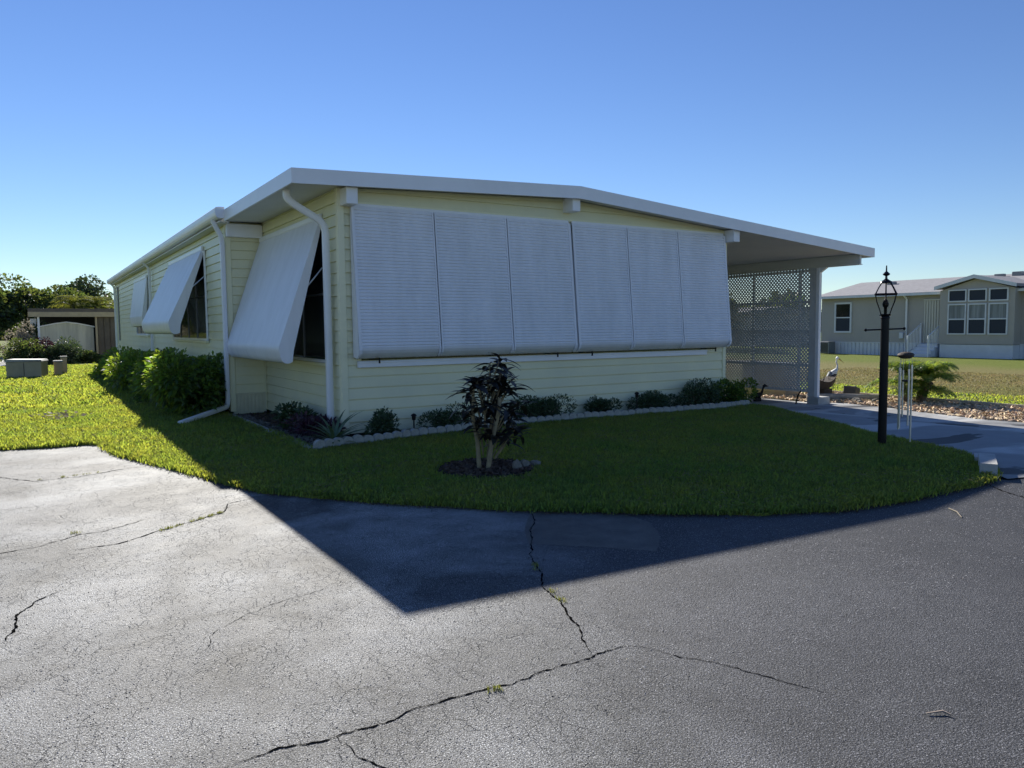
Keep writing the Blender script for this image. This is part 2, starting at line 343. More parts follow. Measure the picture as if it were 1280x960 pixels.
def npmesh(name, V, F, mats, nv):
    """V (n,3) verts, F flat index array, nv verts per face array"""
    me = bpy.data.meshes.new(name)
    me.vertices.add(len(V)); me.vertices.foreach_set("co", V.astype(np.float32).ravel())
    me.loops.add(len(F)); me.loops.foreach_set("vertex_index", F.astype(np.int32))
    nf = len(nv); me.polygons.add(nf)
    st = np.zeros(nf, np.int32); st[1:] = np.cumsum(nv)[:-1]
    me.polygons.foreach_set("loop_start", st); me.polygons.foreach_set("loop_total", nv.astype(np.int32))
    me.update(calc_edges=True); me.materials.append(mats); return me

def leafcloud(name, C, D, size, asp, m, droop=0.3, seed=0):
    """diamond leaves at centres C pointing along D; size (n,)"""
    rg = np.random.default_rng(seed); n = len(C)
    D = D/np.linalg.norm(D, axis=1, keepdims=True)
    R = rg.normal(size=(n, 3)); Sd = np.cross(D, R); Sd /= np.linalg.norm(Sd, axis=1, keepdims=True)+1e-9
    s = size[:, None]
    tip = C+D*s; tip[:, 2] -= droop*size
    midc = C+D*s*0.5; l = midc+Sd*s*asp*0.5; r = midc-Sd*s*asp*0.5
    V = np.stack([C, r, tip, l], 1).reshape(-1, 3)
    F = np.arange(4*n); return npmesh(name, V, F, m, np.full(n, 4))

def inpoly(P, poly):
    x, y = P[:, 0], P[:, 1]; ins = np.zeros(len(P), bool); n = len(poly)
    for i in range(n):
        x0, y0 = poly[i]; x1, y1 = poly[(i+1) % n]
        c = ((y0 > y) != (y1 > y)) & (x < (x1-x0)*(y-y0)/((y1-y0) if y1 != y0 else 1e-9)+x0); ins ^= c
    return ins

def sheet(name, poly, dz, m, skirt=0.0, kind='structure'):
    bm = bmesh.new(); vs = [bm.verts.new((x, y, 0)) for x, y in poly]; f = bm.faces.new(vs)
    bmesh.ops.triangulate(bm, faces=[f])
    for x in [11.6, 12, 12.4, 12.8, 13.2, 13.6, 14, 14.4, 14.8, 20, 22, 24, 26, 28, 30, 32, 35]:
        bmesh.ops.bisect_plane(bm, geom=bm.verts[:]+bm.edges[:]+bm.faces[:], plane_co=(x, 0, 0), plane_no=(1, 0, 0))
    for v in bm.verts: v.co.z = tz(v.co.x)+dz
    bmesh.ops.recalc_face_normals(bm, faces=bm.faces[:])
    if sum(f.normal.z for f in bm.faces) < 0: bmesh.ops.reverse_faces(bm, faces=bm.faces[:])
    if skirt:
        be = [e for e in bm.edges if e.is_boundary]
        r = bmesh.ops.extrude_edge_only(bm, edges=be)
        for v in [g for g in r['geom'] if isinstance(g, bmesh.types.BMVert)]: v.co.z -= skirt
    me = bpy.data.meshes.new(name); bm.to_mesh(me); bm.free(); me.materials.append(m)
    o = bpy.data.objects.new(name, me); COL.objects.link(o); o['kind'] = kind; return o

# ------------------------------------------------------------------ ground
EDGE = [(-0.43, 12.37), (0.13, 12.22), (0.61, 12.23), (0.77, 12.02), (0.89, 10.88), (1.16, 10.0), (1.45, 9.06), (1.66, 8.22), (1.86, 7.57), (2.25, 7.04), (2.61, 6.52), (3.08, 6.01), (3.53, 5.52), (4.07, 5.08), (4.58, 4.64), (5.15, 4.28), (5.8, 3.97), (6.59, 3.87), (7.4, 3.88), (8.12, 3.88)]
DRV = [(8.6, 4.1), (9.12, 4.42), (9.57, 5.03), (9.79, 5.67), (10.11, 6.44), (10.74, 7.53), (11.24, 8.51), (11.9, 9.7), (12.0, 10.15)]
SCAL = [(11.8, 10.08), (10.81, 9.96), (9.54, 10.06), (8.0, 10.18), (6.77, 10.27), (5.85, 10.2), (5.16, 10.02), (4.63, 9.97), (4.07, 9.84), (3.49, 9.8), (3.1, 9.66)]
GRAV = [(3.1, 10.79), (3.04, 12.3), (3.02, 14.6)]
def wobble(pts, amp, step=0.12, seed=3):
    rg = random.Random(seed); out = []
    for (x0, y0), (x1, y1) in zip(pts[:-1], pts[1:]):
        n = max(1, int(math.hypot(x1-x0, y1-y0)/step))
        for k in range(n): out.append((x0+(x1-x0)*k/n+rg.uniform(-amp, amp), y0+(y1-y0)*k/n+rg.uniform(-amp, amp)))
    out.append(pts[-1]); return out
EDGEW = [(-40, 12.4), (-6, 12.4)]+wobble(wobble(EDGE, 0.045, 0.32, 1), 0.022, 0.08)
LAWN = EDGEW + DRV + SCAL + GRAV + [(3.05, 60), (-40, 60)]
t = 420
ground = sheet('ground', [(-t, -60), (t, -60), (t, 500), (-t, 500)], -0.012, M['lawn'])
ASPH = [(-40, -12), (30, -12), (30, 3.2), (9.6, 3.55), (8.35, 3.83), (8.1, 4.1), (7.4, 4.6), (5, 6), (3, 8), (2.2, 12.9), (-40, 12.9)]
asph = sheet('asphalt_road', ASPH, 0.0, M['asphalt'])
lawn = sheet('lawn', LAWN, 0.028, M['lawn'], skirt=0.05)
bed = sheet('planting_bed', SCAL+GRAV+[(3.4, 14.6), (11.8, 11)], 0.02, M['soil'])
DRIVE = [(8.35, 3.83), (9.6, 3.55), (30, 3.2), (30, 4.0), (17.2, 4.6), (15.95, 6.0), (15.7, 7.65), (16.02, 9.2), (16.32, 10.2), (16.4, 11.3), (15.9, 11.5), (15.9, 26), (11.8, 26), (11.8, 10.1)] + DRV[::-1]
drive = sheet('driveway', DRIVE, 0.012, M['drive'])
chipbed = sheet('wood_chip_bed', [(15.95, 6.0), (17.2, 4.6), (18.3, 4.6), (18.28, 8.1), (18.38, 10.8), (18.35, 12.9), (16.9, 13.6), (16.0, 13.4), (15.95, 11.5), (16.4, 11.3), (16.32, 10.2), (16.02, 9.2), (15.7, 7.65)], 0.004, M['soil'])
PATCH = wobble([(3.58, 5.44), (4.2, 4.95), (4.2, 4.6), (3.99, 4.26), (3.68, 3.96), (3.35, 4.35), (3.04, 4.64), (3.25, 5.0), (3.58, 5.44)], 0.015)[:-1]
sheet('asphalt_patch', PATCH, 0.0018, M['patch'])
sheet('far_road', [(-40, 40), (-1.0, 42.3), (-1.2, 58), (-40, 60)], 0.034, M['concrete'])

# long open cracks (recessed-looking irregular ribbons) with weeds, plus one dark stripe
def crack_stripe(pts, w, seed):
    rg = random.Random(seed); mb = MB(); L = []
    for (x0, y0), (x1, y1) in zip(pts[:-1], pts[1:]):
        n = max(2, int(math.hypot(x1-x0, y1-y0)/0.022))
        for k in range(n):
            L.append((x0+(x1-x0)*k/n, y0+(y1-y0)*k/n))
    L.append(pts[-1]); off = 0; V = []
    for i, (x, y) in enumerate(L):
        off = off*0.82+rg.uniform(-0.009, 0.009)
        j = min(i+1, len(L)-1); k = max(i-1, 0); dx, dy = L[j][0]-L[k][0], L[j][1]-L[k][1]; d = math.hypot(dx, dy)+1e-9
        nx, ny = -dy/d, dx/d; ww = w*(0.25+0.9*rg.random()**1.5)*min(1, (i+2)/10, (len(L)-i+1)/10)
        V += [(x+nx*(off+ww), y+ny*(off+ww), 0.0026), (x+nx*(off-ww), y+ny*(off-ww), 0.0026)]
    return mb.add(V, [(2*i, 2*i+1, 2*i+3, 2*i+2) for i in range(len(L)-1)])
CR = [([(0.52, 2.84), (0.61, 2.84), (0.73, 2.85), (0.87, 2.81), (1.0, 2.82), (1.14, 2.82), (1.3, 2.85), (1.44, 2.84), (1.59, 2.82), (1.75, 2.81), (1.9, 2.84), (2.04, 2.85), (2.24, 2.86), (2.44, 2.86), (2.53, 2.78)], 0.0062),
      ([(2.53, 2.78), (2.58, 2.61), (2.7, 2.47), (2.73, 2.3), (2.8, 2.13), (2.87, 1.98)], 0.0045),
      ([(2.25, 2.87), (2.37, 3.12), (2.47, 3.35), (2.57, 3.59), (2.59, 3.74), (2.73, 4.06), (2.94, 4.46), (3.3, 5.0), (3.62, 5.42)], 0.007),
      ([(0.18, 6.37), (0.49, 6.35), (0.8, 6.58), (1.07, 6.76), (1.37, 6.96), (1.46, 7.27), (1.72, 7.37)], 0.009),
      ([(-0.21, 4.64), (-0.14, 4.85), (-0.13, 5.04), (-0.05, 5.26), (0.08, 5.41)], 0.010),
      ([(-0.6, 6.5), (-0.26, 6.57), (-0.02, 6.62), (0.25, 6.84), (0.42, 6.84), (0.8, 7.1)], 0.006),
      ([(-0.8, 10.2), (-0.36, 10.04), (-0.06, 9.57), (0.38, 9.58), (0.8, 9.81), (1.1, 9.85)], 0.009),
      ([(0.62, 3.9), (0.75, 4.2), (0.95, 4.35), (1.3, 4.5), (1.62, 4.55)], 0.0025),
      ([(0.95, 2.83), (0.97, 2.66), (1.05, 2.5), (1.03, 2.3)], 0.0042),
      ([(7.95, 3.8), (7.78, 3.62), (7.6, 3.3), (7.3, 2.9)], 0.012)]  # widest ribbon: a plain dark stripe running out from the grass corner
for i, (p, w) in enumerate(CR): obj('crack_stripe', crack_stripe(p, w, i), M['crack_stripe'], asph)

def tufts(name, spots, m, h, w, n, parent=None, spread=0.03, seed=1, **k):
    rg = np.random.default_rng(seed); P = np.repeat(np.array(spots, float), n, 0)
    P[:, :2] += rg.normal(0, spread, (len(P), 2)); a = rg.uniform(0, 2*PI, len(P)); hh = h*rg.uniform(.4, 1.2, len(P))
    ln = hh*rg.uniform(.3, 1.0, len(P)); d = np.stack([np.cos(a)*ln, np.sin(a)*ln, hh], 1)
    sd = np.stack([-np.sin(a), np.cos(a), 0*a], 1)*w
    mid = P+d*0.55; mid[:, 2] += hh*.15
    V = np.stack([P-sd, P+sd, mid+sd*.8, mid-sd*.8, P+d], 1).reshape(-1, 3)
    b = np.arange(len(P))[:, None]*5; F = np.hstack([b+[0, 1, 2, 3], b+[3, 2, 4]]).ravel()
    nv = np.tile([4, 3], len(P)); return npmesh(name, V, F, m, nv)
sp = []
rg = random.Random(5)
for a, b, n in (((0.8, 6.58), (1.37, 6.96), 26), ((2.55, 3.52), (2.60, 3.72), 7), ((1.62, 2.82), (1.68, 2.81), 5), ((2.73, 4.06), (2.8, 4.2), 4), ((0.2, 6.9), (0.3, 6.85), 4), ((0.0, 9.6), (0.7, 9.75), 10)):
    for k in range(n):
        t = rg.random(); sp.append((a[0]+(b[0]-a[0])*t, a[1]+(b[1]-a[1])*t, 0.002))
me = tufts('weed', sp, M['weed'], 0.020, 0.0016, 14, spread=0.012)
o = bpy.data.objects.new('crack_weeds', me); COL.objects.link(o); o['kind'] = 'stuff'; o['label'] = 'small yellow-green weeds sprouting from the asphalt cracks'; o['category'] = 'weeds'

# grass blades
def blades(name, poly, dens, h, w, m, label, cat, seed, bbox, dz=0.028, lean=0.6):
    rg = np.random.default_rng(seed); x0, x1, y0, y1 = bbox
    n = int((x1-x0)*(y1-y0)*dens); P = np.stack([rg.uniform(x0, x1, n), rg.uniform(y0, y1, n)], 1)
    P = P[inpoly(P, poly)]; P = P[((P[:, 0]-4.2)/.56)**2+((P[:, 1]-7.25)/.56)**2 > 1+rg.normal(0, .08, len(P))]; n = len(P)
    clump = 0.5+0.5*np.sin(P[:, 0]*3.1+1.7*np.sin(P[:, 1]*2.3))*np.sin(P[:, 1]*3.7+1.3*np.sin(P[:, 0]*2.9))
    tuft = 0.5+0.5*np.sin(P[:, 0]*11+2.1*np.sin(P[:, 1]*7.3))*np.sin(P[:, 1]*12+1.9*np.sin(P[:, 0]*8.1)); hh = h*rg.uniform(.4, 1.2, n)*(0.62+0.3*clump+.35*tuft); a = rg.uniform(0, 2*PI, n); ln = hh*rg.uniform(.15, lean*1.6, n)
    B = np.column_stack([P, tzn(P[:, 0])+dz-0.005]); dx = np.cos(a)*ln; dy = np.sin(a)*ln
    fa = a+rg.uniform(-0.7, 0.7, n); ww = w*rg.uniform(.6, 1.3, n)
    sd = np.stack([-np.sin(fa)*ww, np.cos(fa)*ww, 0*a], 1)
    mid = B+np.stack([dx*.35, dy*.35, hh*.62], 1); tip = B+np.stack([dx, dy, hh*rg.uniform(.75, 1.0, n)], 1)
    V = np.stack([B-sd, B+sd, mid+sd*.85, mid-sd*.85, tip], 1).reshape(-1, 3)
    b = np.arange(n)[:, None]*5; F = np.hstack([b+[0, 1, 2, 3], b+[3, 2, 4]]).ravel()
    me = npmesh(name, V, F, m, np.tile([4, 3], n)); o = bpy.data.objects.new(name, me); COL.objects.link(o)
    o['kind'] = 'stuff'; o['label'] = label; o['category'] = cat; return o
ring = None
LP = LAWN
blades('lawn_grass', LP, 4800, 0.066, 0.0056, M['grass'], 'lush green lawn grass in front of the yellow home', 'grass', 1, (1.0, 12.2, 3.6, 10.6))
blades('side_lawn_grass', LP, 2200, 0.078, 0.0085, M['grass'], 'sunlit green lawn grass along the left side of the home', 'grass', 2, (-4, 3.1, 10.6, 18))
blades('back_lawn_grass', LP, 460, 0.11, 0.019, M['grass'], 'grass further back beside the utility cabinets', 'grass', 3, (-5, 3.1, 18, 40))
def thatch(n, box, seed):
    rg = np.random.default_rng(seed); P = np.stack([rg.uniform(box[0], box[1], n), rg.uniform(box[2], box[3], n)], 1)
    P = P[inpoly(P, LP)]; P = P[((P[:, 0]-4.2)/.6)**2+((P[:, 1]-7.25)/.6)**2 > 1]
    nz = np.sin(P[:, 0]*1.7+1.1*np.sin(P[:, 1]*1.3))*np.sin(P[:, 1]*2.1+1.5*np.sin(P[:, 0]*.9)); P = P[nz > rg.uniform(-.9, 1.0, len(P))]
    C = np.column_stack([P, tzn(P[:, 0])+rg.uniform(.05, .085, len(P))]); D = rg.normal(size=C.shape); D[:, 2] *= .35
    return C, D, rg.uniform(.03, .075, len(P))
A_ = [thatch(26000, (1, 12.2, 3.7, 10.6), 41), thatch(14000, (-4, 3.1, 10.6, 22), 42)]
o = bpy.data.objects.new('dry_thatch', leafcloud('dry_thatch', *[np.concatenate([a[i] for a in A_]) for i in range(3)], .11, M['straw'], .1, 43)); COL.objects.link(o)
o['kind'] = 'stuff'; o['label'] = 'dry straw-coloured blades scattered through the green lawn'; o['category'] = 'grass'
# ragged fringe hanging over the asphalt edge
pts = wobble(EDGE+DRV[:8], 0.0, 0.006, 4); rgn = np.random.default_rng(8); P = np.array(pts); P += rgn.normal(0, 0.02, P.shape)
n = len(P); Fr = np.column_stack([P, tzn(P[:, 0])+0.012]); sp = np.repeat(Fr, 4, 0)
o = bpy.data.objects.new('edge_grass', tufts('edge_grass', sp, M['grass'], 0.052, 0.005, 1, spread=0.030, seed=9)); COL.objects.link(o)
o['kind'] = 'stuff'; o['label'] = 'ragged grass fringe spilling over the asphalt and driveway edge'; o['category'] = 'grass'
def grit(box, n, seed, smin, smax):
    rg = np.random.default_rng(seed); P = np.stack([rg.uniform(box[0], box[1], n), rg.uniform(box[2], box[3], n)], 1)
    lw = np.array(EDGEW); P = P[inpoly(P, [(-3, 13), (-3, .8), (12, .8), (12, 3.3), (8.4, 3.7)]+EDGE[::-1])]
    P = P[(P[:, 1] > 1.2)]; n = len(P); q = P[:, 0]+.35-.42*P[:, 1]; keep = rg.random(n) < np.where(q < 1.2, .9, 1.0); P = P[keep]; n = len(P)
    sz = rg.uniform(smin, smax, n)**1.0; a = rg.uniform(0, 2*PI, n); V = []
    for k in range(4):
        an = a+k*PI/2+rg.uniform(-.4, .4, n); rr = sz*rg.uniform(.6, 1.2, n); V.append(np.stack([P[:, 0]+rr*np.cos(an), P[:, 1]+rr*np.sin(an), np.full(n, .0008)], 1))
    V.append(np.stack([P[:, 0]+rg.uniform(-.4, .4, n)*sz, P[:, 1]+rg.uniform(-.4, .4, n)*sz, sz*rg.uniform(.35, .8, n)], 1))
    V = np.stack(V, 1).reshape(-1, 3); b = np.arange(n)[:, None]*5
    F = (b+np.array([0, 1, 4, 1, 2, 4, 2, 3, 4, 3, 0, 4])).ravel(); return npmesh('asphalt_grit', V, F, M['grit'], np.full(n*4, 3))
for i, (bx_, n_, a_, b_) in enumerate((((-1, 5, 1.2, 4.2), 120000, .0016, .0042), ((-2, 9.5, 2.4, 8), 90000, .0028, .0060))):
    o = bpy.data.objects.new('asphalt_grit', grit(bx_, n_, 51+i, a_, b_)); COL.objects.link(o); o['kind'] = 'stuff'; o['category'] = 'aggregate'
    o['label'] = ['fine exposed aggregate grit on the nearest asphalt', 'coarser exposed aggregate further out on the asphalt'][i]
ep = np.array(wobble(EDGE, 0.0, 0.004, 6)); rq = np.random.default_rng(31)
off = np.abs(rq.normal(0, .045, len(ep)))[:, None]; nrm = np.array([-.55, -.83])
C = np.column_stack([ep+nrm*off+rq.normal(0, .015, ep.shape), np.full(len(ep), .006)]); D = rq.normal(size=(len(ep), 3)); D[:, 2] = .12
o = bpy.data.objects.new('edge_litter', leafcloud('edge_litter', C, D, rq.uniform(.006, .028, len(ep)), .45, M['chips_dark'], 0.0, 12)); COL.objects.link(o)
o['kind'] = 'stuff'; o['label'] = 'dark soil crumbs and clippings along the lawn edge on the asphalt'; o['category'] = 'litter'
NL = [(18.4, 4), (30, 4), (30, 18), (24, 20), (18.4, 15)]
blades('neighbour_grass', NL, 420, 0.04, 0.012, M['grassfar'], 'patchy half-dormant grass between the wood chips and the tan home', 'grass', 4, (18.4, 28, 5, 20), dz=-0.012)
blades('verge_grass', [(18.4, 4), (21.3, 4), (21.9, 9), (21.0, 12), (22.1, 16), (21.6, 18), (18.4, 15)], 420, 0.06, 0.016, M['grass'], 'brighter green strip of grass just beyond the wood chip edging', 'grass', 14, (18.4, 21.5, 5, 20), dz=-0.012)

# ------------------------------------------------------------------ the yellow mobile home
HX0, HX1, HY, RX, RY = 3.8, 11.75, 10.69, 3.15, 15.0     # front wall, left wall X, recess
YB = 37.0
home = thing('mobile_home', 'pale yellow lap-sided mobile home with white hurricane awnings, low white roof and lattice carport', 'house', (HX0, HY, 0))
RIDGE = (7.87, 3.93); EL = (3.07, 3.75); ER = (16.1, 3.29)
def rooftop(x): return EL[1]+(x-EL[0])/(RIDGE[0]-EL[0])*(RIDGE[1]-EL[1]) if x < RIDGE[0] else RIDGE[1]+(x-RIDGE[0])/(ER[0]-RIDGE[0])*(ER[1]-RIDGE[1])
def under(x): return rooftop(x)-0.17
# roof
mb = MB()
Y0, YT = 10.36, 14.5
prof = [(EL[0]+0.02, under(EL[0])+0.012), (RIDGE[0], under(RIDGE[0])+0.012), (ER[0]-.02, under(ER[0])+0.012), (ER[0]-.02, ER[1]-0.01), (RIDGE[0], RIDGE[1]-0.01), (EL[0]+.02, EL[1]-0.01)]
mb.prism(prof, 1, Y0, 24.0)
mb.prism([(2.99, under(3.0)+0.012), (RIDGE[0], under(RIDGE[0])+0.012), (11.9, under(11.9)+.012), (11.9, rooftop(11.9)-0.01), (RIDGE[0], RIDGE[1]-0.01), (2.99, EL[1]-0.03)], 1, 24.003, YB+0.4)
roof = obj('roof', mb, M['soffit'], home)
mb = MB(); f0, f1 = Y0-0.035, Y0
for (xa, za), (xb, zb) in ((EL, RIDGE), (RIDGE, ER)):
    mb = MB(); mb.prism([(xa, za-0.20), (xb, zb-0.20), (xb, zb), (xa, za)], 1, f0, f1)
    lp = MB(); lp.prism([(xa, za-0.205), (xb, zb-0.205), (xb, zb-0.185), (xa, za-0.185)], 1, f0-0.006, f0-0.001)
    fa = obj('fascia', mb, M['white'], roof); obj('drip_edge', lp, M['white'], roof)
mb = MB(); mb.box(EL[0]-0.03, EL[0], f0, 14.55, EL[1]-0.20, EL[1]); obj('side_fascia', mb, M['white'], roof)
mb = MB(); mb.box(ER[0], ER[0]+0.03, f0, 24.0, ER[1]-0.20, ER[1]); obj('side_fascia', mb, M['white'], roof)
# rear block gutter: K-profile
mb = MB(); gx = 3.0
mb.prism([(gx+.05, 3.60), (gx-0.05, 3.60), (gx-0.085, 3.615), (gx-0.105, 3.65), (gx-0.115, 3.70), (gx-0.115, 3.765), (gx-0.10, 3.785), (gx-0.06, 3.795), (gx+.05, 3.80)], 1, 14.52, YB+0.45)
obj('gutter', mb, M['white'], home)
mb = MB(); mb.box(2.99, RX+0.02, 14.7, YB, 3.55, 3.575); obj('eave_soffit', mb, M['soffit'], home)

# wall backing
def topz_front(x): return under(x)
mb = MB()
N_ = 8; xs = [HX0+0.03, RIDGE[0], HX1-0.02]
mb.prism([(HX0+.03, 0.06), (HX1-.02, -0.1), (HX1-.02, under(HX1)+.02), (RIDGE[0], under(RIDGE[0])+.02), (HX0+.03, under(HX0)+.02)], 1, HY+0.03, HY+0.12)
wall_f = obj('front_wall', mb, M['siding'], home)
mb = MB(); mb.box(HX0+0.03, HX0+0.12, HY+0.12, RY+0.05, 0.06, under(HX0)+.02); wall_l = obj('side_wall', mb, M['siding'], home)
mb = MB(); mb.box(RX+.03, HX0+.028, RY+.03, RY+.1, 0.06, under(RX)+.02); wall_r = obj('return_wall', mb, M['siding'], home)
mb = MB(); mb.box(RX+0.03, RX+0.12, RY+.1, YB, 0.06, under(RX)+.02); wall_b = obj('rear_side_wall', mb, M['siding'], home)
mb = MB(); mb.box(HX1-.12, HX1-.02, HY+.12, YB, -0.3, under(HX1)+.02); mb.box(RX+.12, HX1-.12, YB-.1, YB, 0, under(HX0)); wall_e = obj('carport_side_wall', mb, M['siding'], home)
# lap siding, one piece per course
CH = 0.168; GR = 0.016; z = 0.06
def clipx(z):    # extent of front gable wall at height z
    lo, hi = HX0+0.07, HX1-0.05
    if z > under(HX0): lo = EL[0]+(z+0.17-EL[1])/(RIDGE[1]-EL[1])*(RIDGE[0]-EL[0])
    if z > under(HX1): hi = RIDGE[0]+(z+0.17-RIDGE[1])/(ER[1]-RIDGE[1])*(ER[0]-RIDGE[0])
    return max(lo, HX0+0.07), min(hi, HX1-0.05)
k = 0
while z < 3.74:
    z1 = min(z+CH, 3.745)
    a0, b0 = clipx(z); a1, b1 = clipx(z1)
    if b0-a0 > 0.1:
        y = HY
        # lap: butt edge proud at the bottom, tucked in at the top; second step mid-course
        zm = (z+z1)/2; am = (a0+a1)/2; bm_ = (b0+b1)/2
        V = [(a0, y+.03, z), (b0, y+.03, z), (b0, y, z), (a0, y, z), (b1, y+.014, z1-GR), (a1, y+.014, z1-GR), (b1, y+.0285, z1-GR), (a1, y+.0285, z1-GR), (b1, y+.0285, z1), (a1, y+.0285, z1)]
        mbx = MB().add(V, [(0, 1, 2, 3), (3, 2, 4, 5), (5, 4, 6, 7), (7, 6, 8, 9)])
        js = [HX0+1.1+((k*2.63) % 2.9), HX0+4.6+((k*1.87) % 2.6)]; k += 1
        js = [q for q in js if max(a0, a1)+.2 < q < min(b0, b1)-.2]; cuts = [None]+js+[None]
        for ci in range(len(cuts)-1):
            L_, R_c = cuts[ci], cuts[ci+1]; yo = -.0022*(ci % 2)
            W_ = []
            for vi, v in enumerate(V):
                left = vi in (0, 3, 5, 7, 9)
                x = v[0]
                if left and L_ is not None: x = L_-.012*(ci % 2)
                if not left and R_c is not None: x = R_c+.012*(ci % 2)
                W_.append((x, v[1]+yo, v[2]))
            obj('siding_panel', MB().add(W_, [(0, 1, 2, 3), (3, 2, 4, 5), (5, 4, 6, 7), (7, 6, 8, 9), (0, 3, 5, 7), (1, 6, 4, 2)]), M['siding'], wall_f)
    z += CH
def side_courses(x, ya, yb, parent, top):
    z = 0.06
    while z < top:
        z1 = min(z+CH, top)
        V = [(x+.03, ya, z), (x+.03, yb, z), (x, yb, z), (x, ya, z), (x+.014, yb, z1-GR), (x+.014, ya, z1-GR), (x+.0285, yb, z1-GR), (x+.0285, ya, z1-GR), (x+.0285, yb, z1), (x+.0285, ya, z1)]
        obj('siding_panel', MB().add(V, [(3, 2, 1, 0), (5, 4, 2, 3), (7, 6, 4, 5), (9, 8, 6, 7)]), M['siding'], parent); z += CH
side_courses(HX0, HY+0.07, RY-0.02, wall_l, under(HX0)+.0)
side_courses(RX, RY+0.07, YB-0.07, wall_b, 3.55)
z = 0.40
while z < 3.35:
    z1 = z+CH; a, b, y = RX+.07, HX0-.002, RY
    V = [(a, y+.03, z), (b, y+.03, z), (b, y, z), (a, y, z), (b, y+.014, z1-GR), (a, y+.014, z1-GR), (b, y+.0285, z1-GR), (a, y+.0285, z1-GR), (b, y+.0285, z1), (a, y+.0285, z1)]
    obj('siding_panel', MB().add(V, [(0, 1, 2, 3), (3, 2, 4, 5), (5, 4, 6, 7), (7, 6, 8, 9)]), M['siding'], wall_r); z = z1
# skirting under the return wall: vertical ribs
mb = MB(); mb.box(RX+.04, HX0-.003, RY+.012, RY+.03, 0.0, 0.40)
x = RX+.05
while x < HX0-.03: mb.box(x, x+.035, RY-.002, RY+.012, 0.0, 0.37); x += .07
mb.box(RX+.04, HX0-.003, RY-.008, RY+.012, 0.37, 0.40)
obj('skirting', mb, M['skirty'], home)
mb = MB(); mb.box(HX0+.02, HX1-.05, HY+.045, HY+.06, -0.05, 0.06); mb.box(HX0+.045, HX0+.06, HY+.06, RY, -0.02, 0.06); obj('gap_shade_strip', mb, M['dark'], home)  # shade of the gap under the walls, put in as a near-black strip
# corner trims
def corner(x, y, z0, z1, sx, sy, w=0.085):
    mb = MB(); mb.bbox(min(x, x+sx*w), max(x, x+sx*w), min(y-.012*sy, y+.0), max(y-.012*sy, y+.0), z0, z1, .003) if False else None
    mb.bbox(x-.014, x+w, y-.014, y+.028, z0, z1, .004); mb.bbox(x-.0145, x+.028, y+.0285, y+w, z0, z1, .004)
    return obj('corner_trim', mb, M['trim'], home)
corner(HX0, HY, 0.05, under(HX0), 1, 1); corner(RX, RY, 0.05, 3.55, 1, 1)
mb = MB(); mb.bbox(HX1-.07, HX1+.012, HY-.014, HY+.03, -0.12, under(HX1)-.0, .004); mb.bbox(HX1-.02, HX1+.0125, HY+.0305, HY+.1, -0.12, under(HX1)-.01, .004); obj('corner_trim', mb, M['trim'], home)
mb = MB(); mb.bbox(RX-.014, RX+.03, YB-.09, YB+.01, 0.05, 3.55, .004); obj('corner_trim', mb, M['trim'], home)
mb = MB(); mb.bbox(HX0-.012, HX0+.0, RY-.06, RY-.004, 0.06, 3.3, .003); obj('corner_trim', mb, M['trim'], home)
# frieze trim above the front awnings and along the gable
mb = MB(); mb.bbox(HX0+.09, HX1-.08, HY-.03, HY-.001, 3.385, 3.43, .004); obj('awning_header_rail', mb, M['trim'], home)
for (xa, xb) in ((HX0+.08, RIDGE[0]), (RIDGE[0], HX1-.06)):
    mb = MB(); mb.prism([(xa, under(xa)-.045), (xb, under(xb)-.045), (xb, under(xb)+.0), (xa, under(xa)+.0)], 1, HY-.012, HY-.001); obj('gable_trim', mb, M['trim'], home)
# beam ends
for x0, x1, zt, y in ((3.83, 4.0, 3.585, 10.415), (7.77, 7.93, 3.765, 10.415), (11.66, 11.83, 3.455, 10.415)):
    mb = MB(); mb.bbox(x0, x1, y, HY+.02, zt-.235, zt, .006); obj('beam_end', mb, M['white'], home)
mb = MB(); mb.bbox(RX-.0, HX0+.0, RY-.13, RY-.02, 3.32, 3.56, .006); obj('header_beam', mb, M['white'], home)
# carport: beam, post, plinth, lattice
BX = 15.7
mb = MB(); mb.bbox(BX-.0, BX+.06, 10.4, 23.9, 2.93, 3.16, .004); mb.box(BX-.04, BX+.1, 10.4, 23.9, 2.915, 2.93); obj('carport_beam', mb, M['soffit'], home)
mb = MB(); mb.bbox(BX-.03, BX+.06, 11.40, 11.49, -0.14, 2.915, .006); obj('carport_post', mb, M['white'], home)
mb = MB(); mb.prism([(11.40, 2.915), (11.40, 2.80), (11.22, 2.915)], 0, BX-.02, BX+.05); obj('post_bracket', mb, M['white'], home)
mb = MB(); mb.bbox(BX-.12, BX+.32, 11.3, 11.62, -0.32, -0.12, .012); obj('post_plinth', mb, M['concrete'], home)
lat = MB(); y0, y1, z0, z1 = 11.5, 18.0, 0.0, 2.915
pitch_, w_ = 0.092, 0.036
def strip(c, sgn, xo):
    # line z = sgn*y + c clipped to the panel
    pts = []
    for y in (y0, y1):
        z = sgn*y+c
        if z0 <= z <= z1: pts.append((y, z))
    for z in (z0, z1):
        y = (z-c)/sgn
        if y0 < y < y1: pts.append((y, z))
    if len(pts) < 2: return
    pts.sort(); (ya, za), (yb, zb) = pts[0], pts[-1]
    if yb-ya < 0.02: return
    h = w_*0.7071
    P = [(ya, za-h), (yb, zb-h), (yb, zb+h), (ya, za+h)]
    lat.prism(P, 0, xo, xo+.0065)
c = z0-y1-0.0
cc = z0-y1
while cc < z1-y0: strip(cc, 1, BX+.01); cc += pitch_
cc = z0+y0
while cc < z1+y1: strip(cc, -1, BX+.017); cc += pitch_
ls = MB()
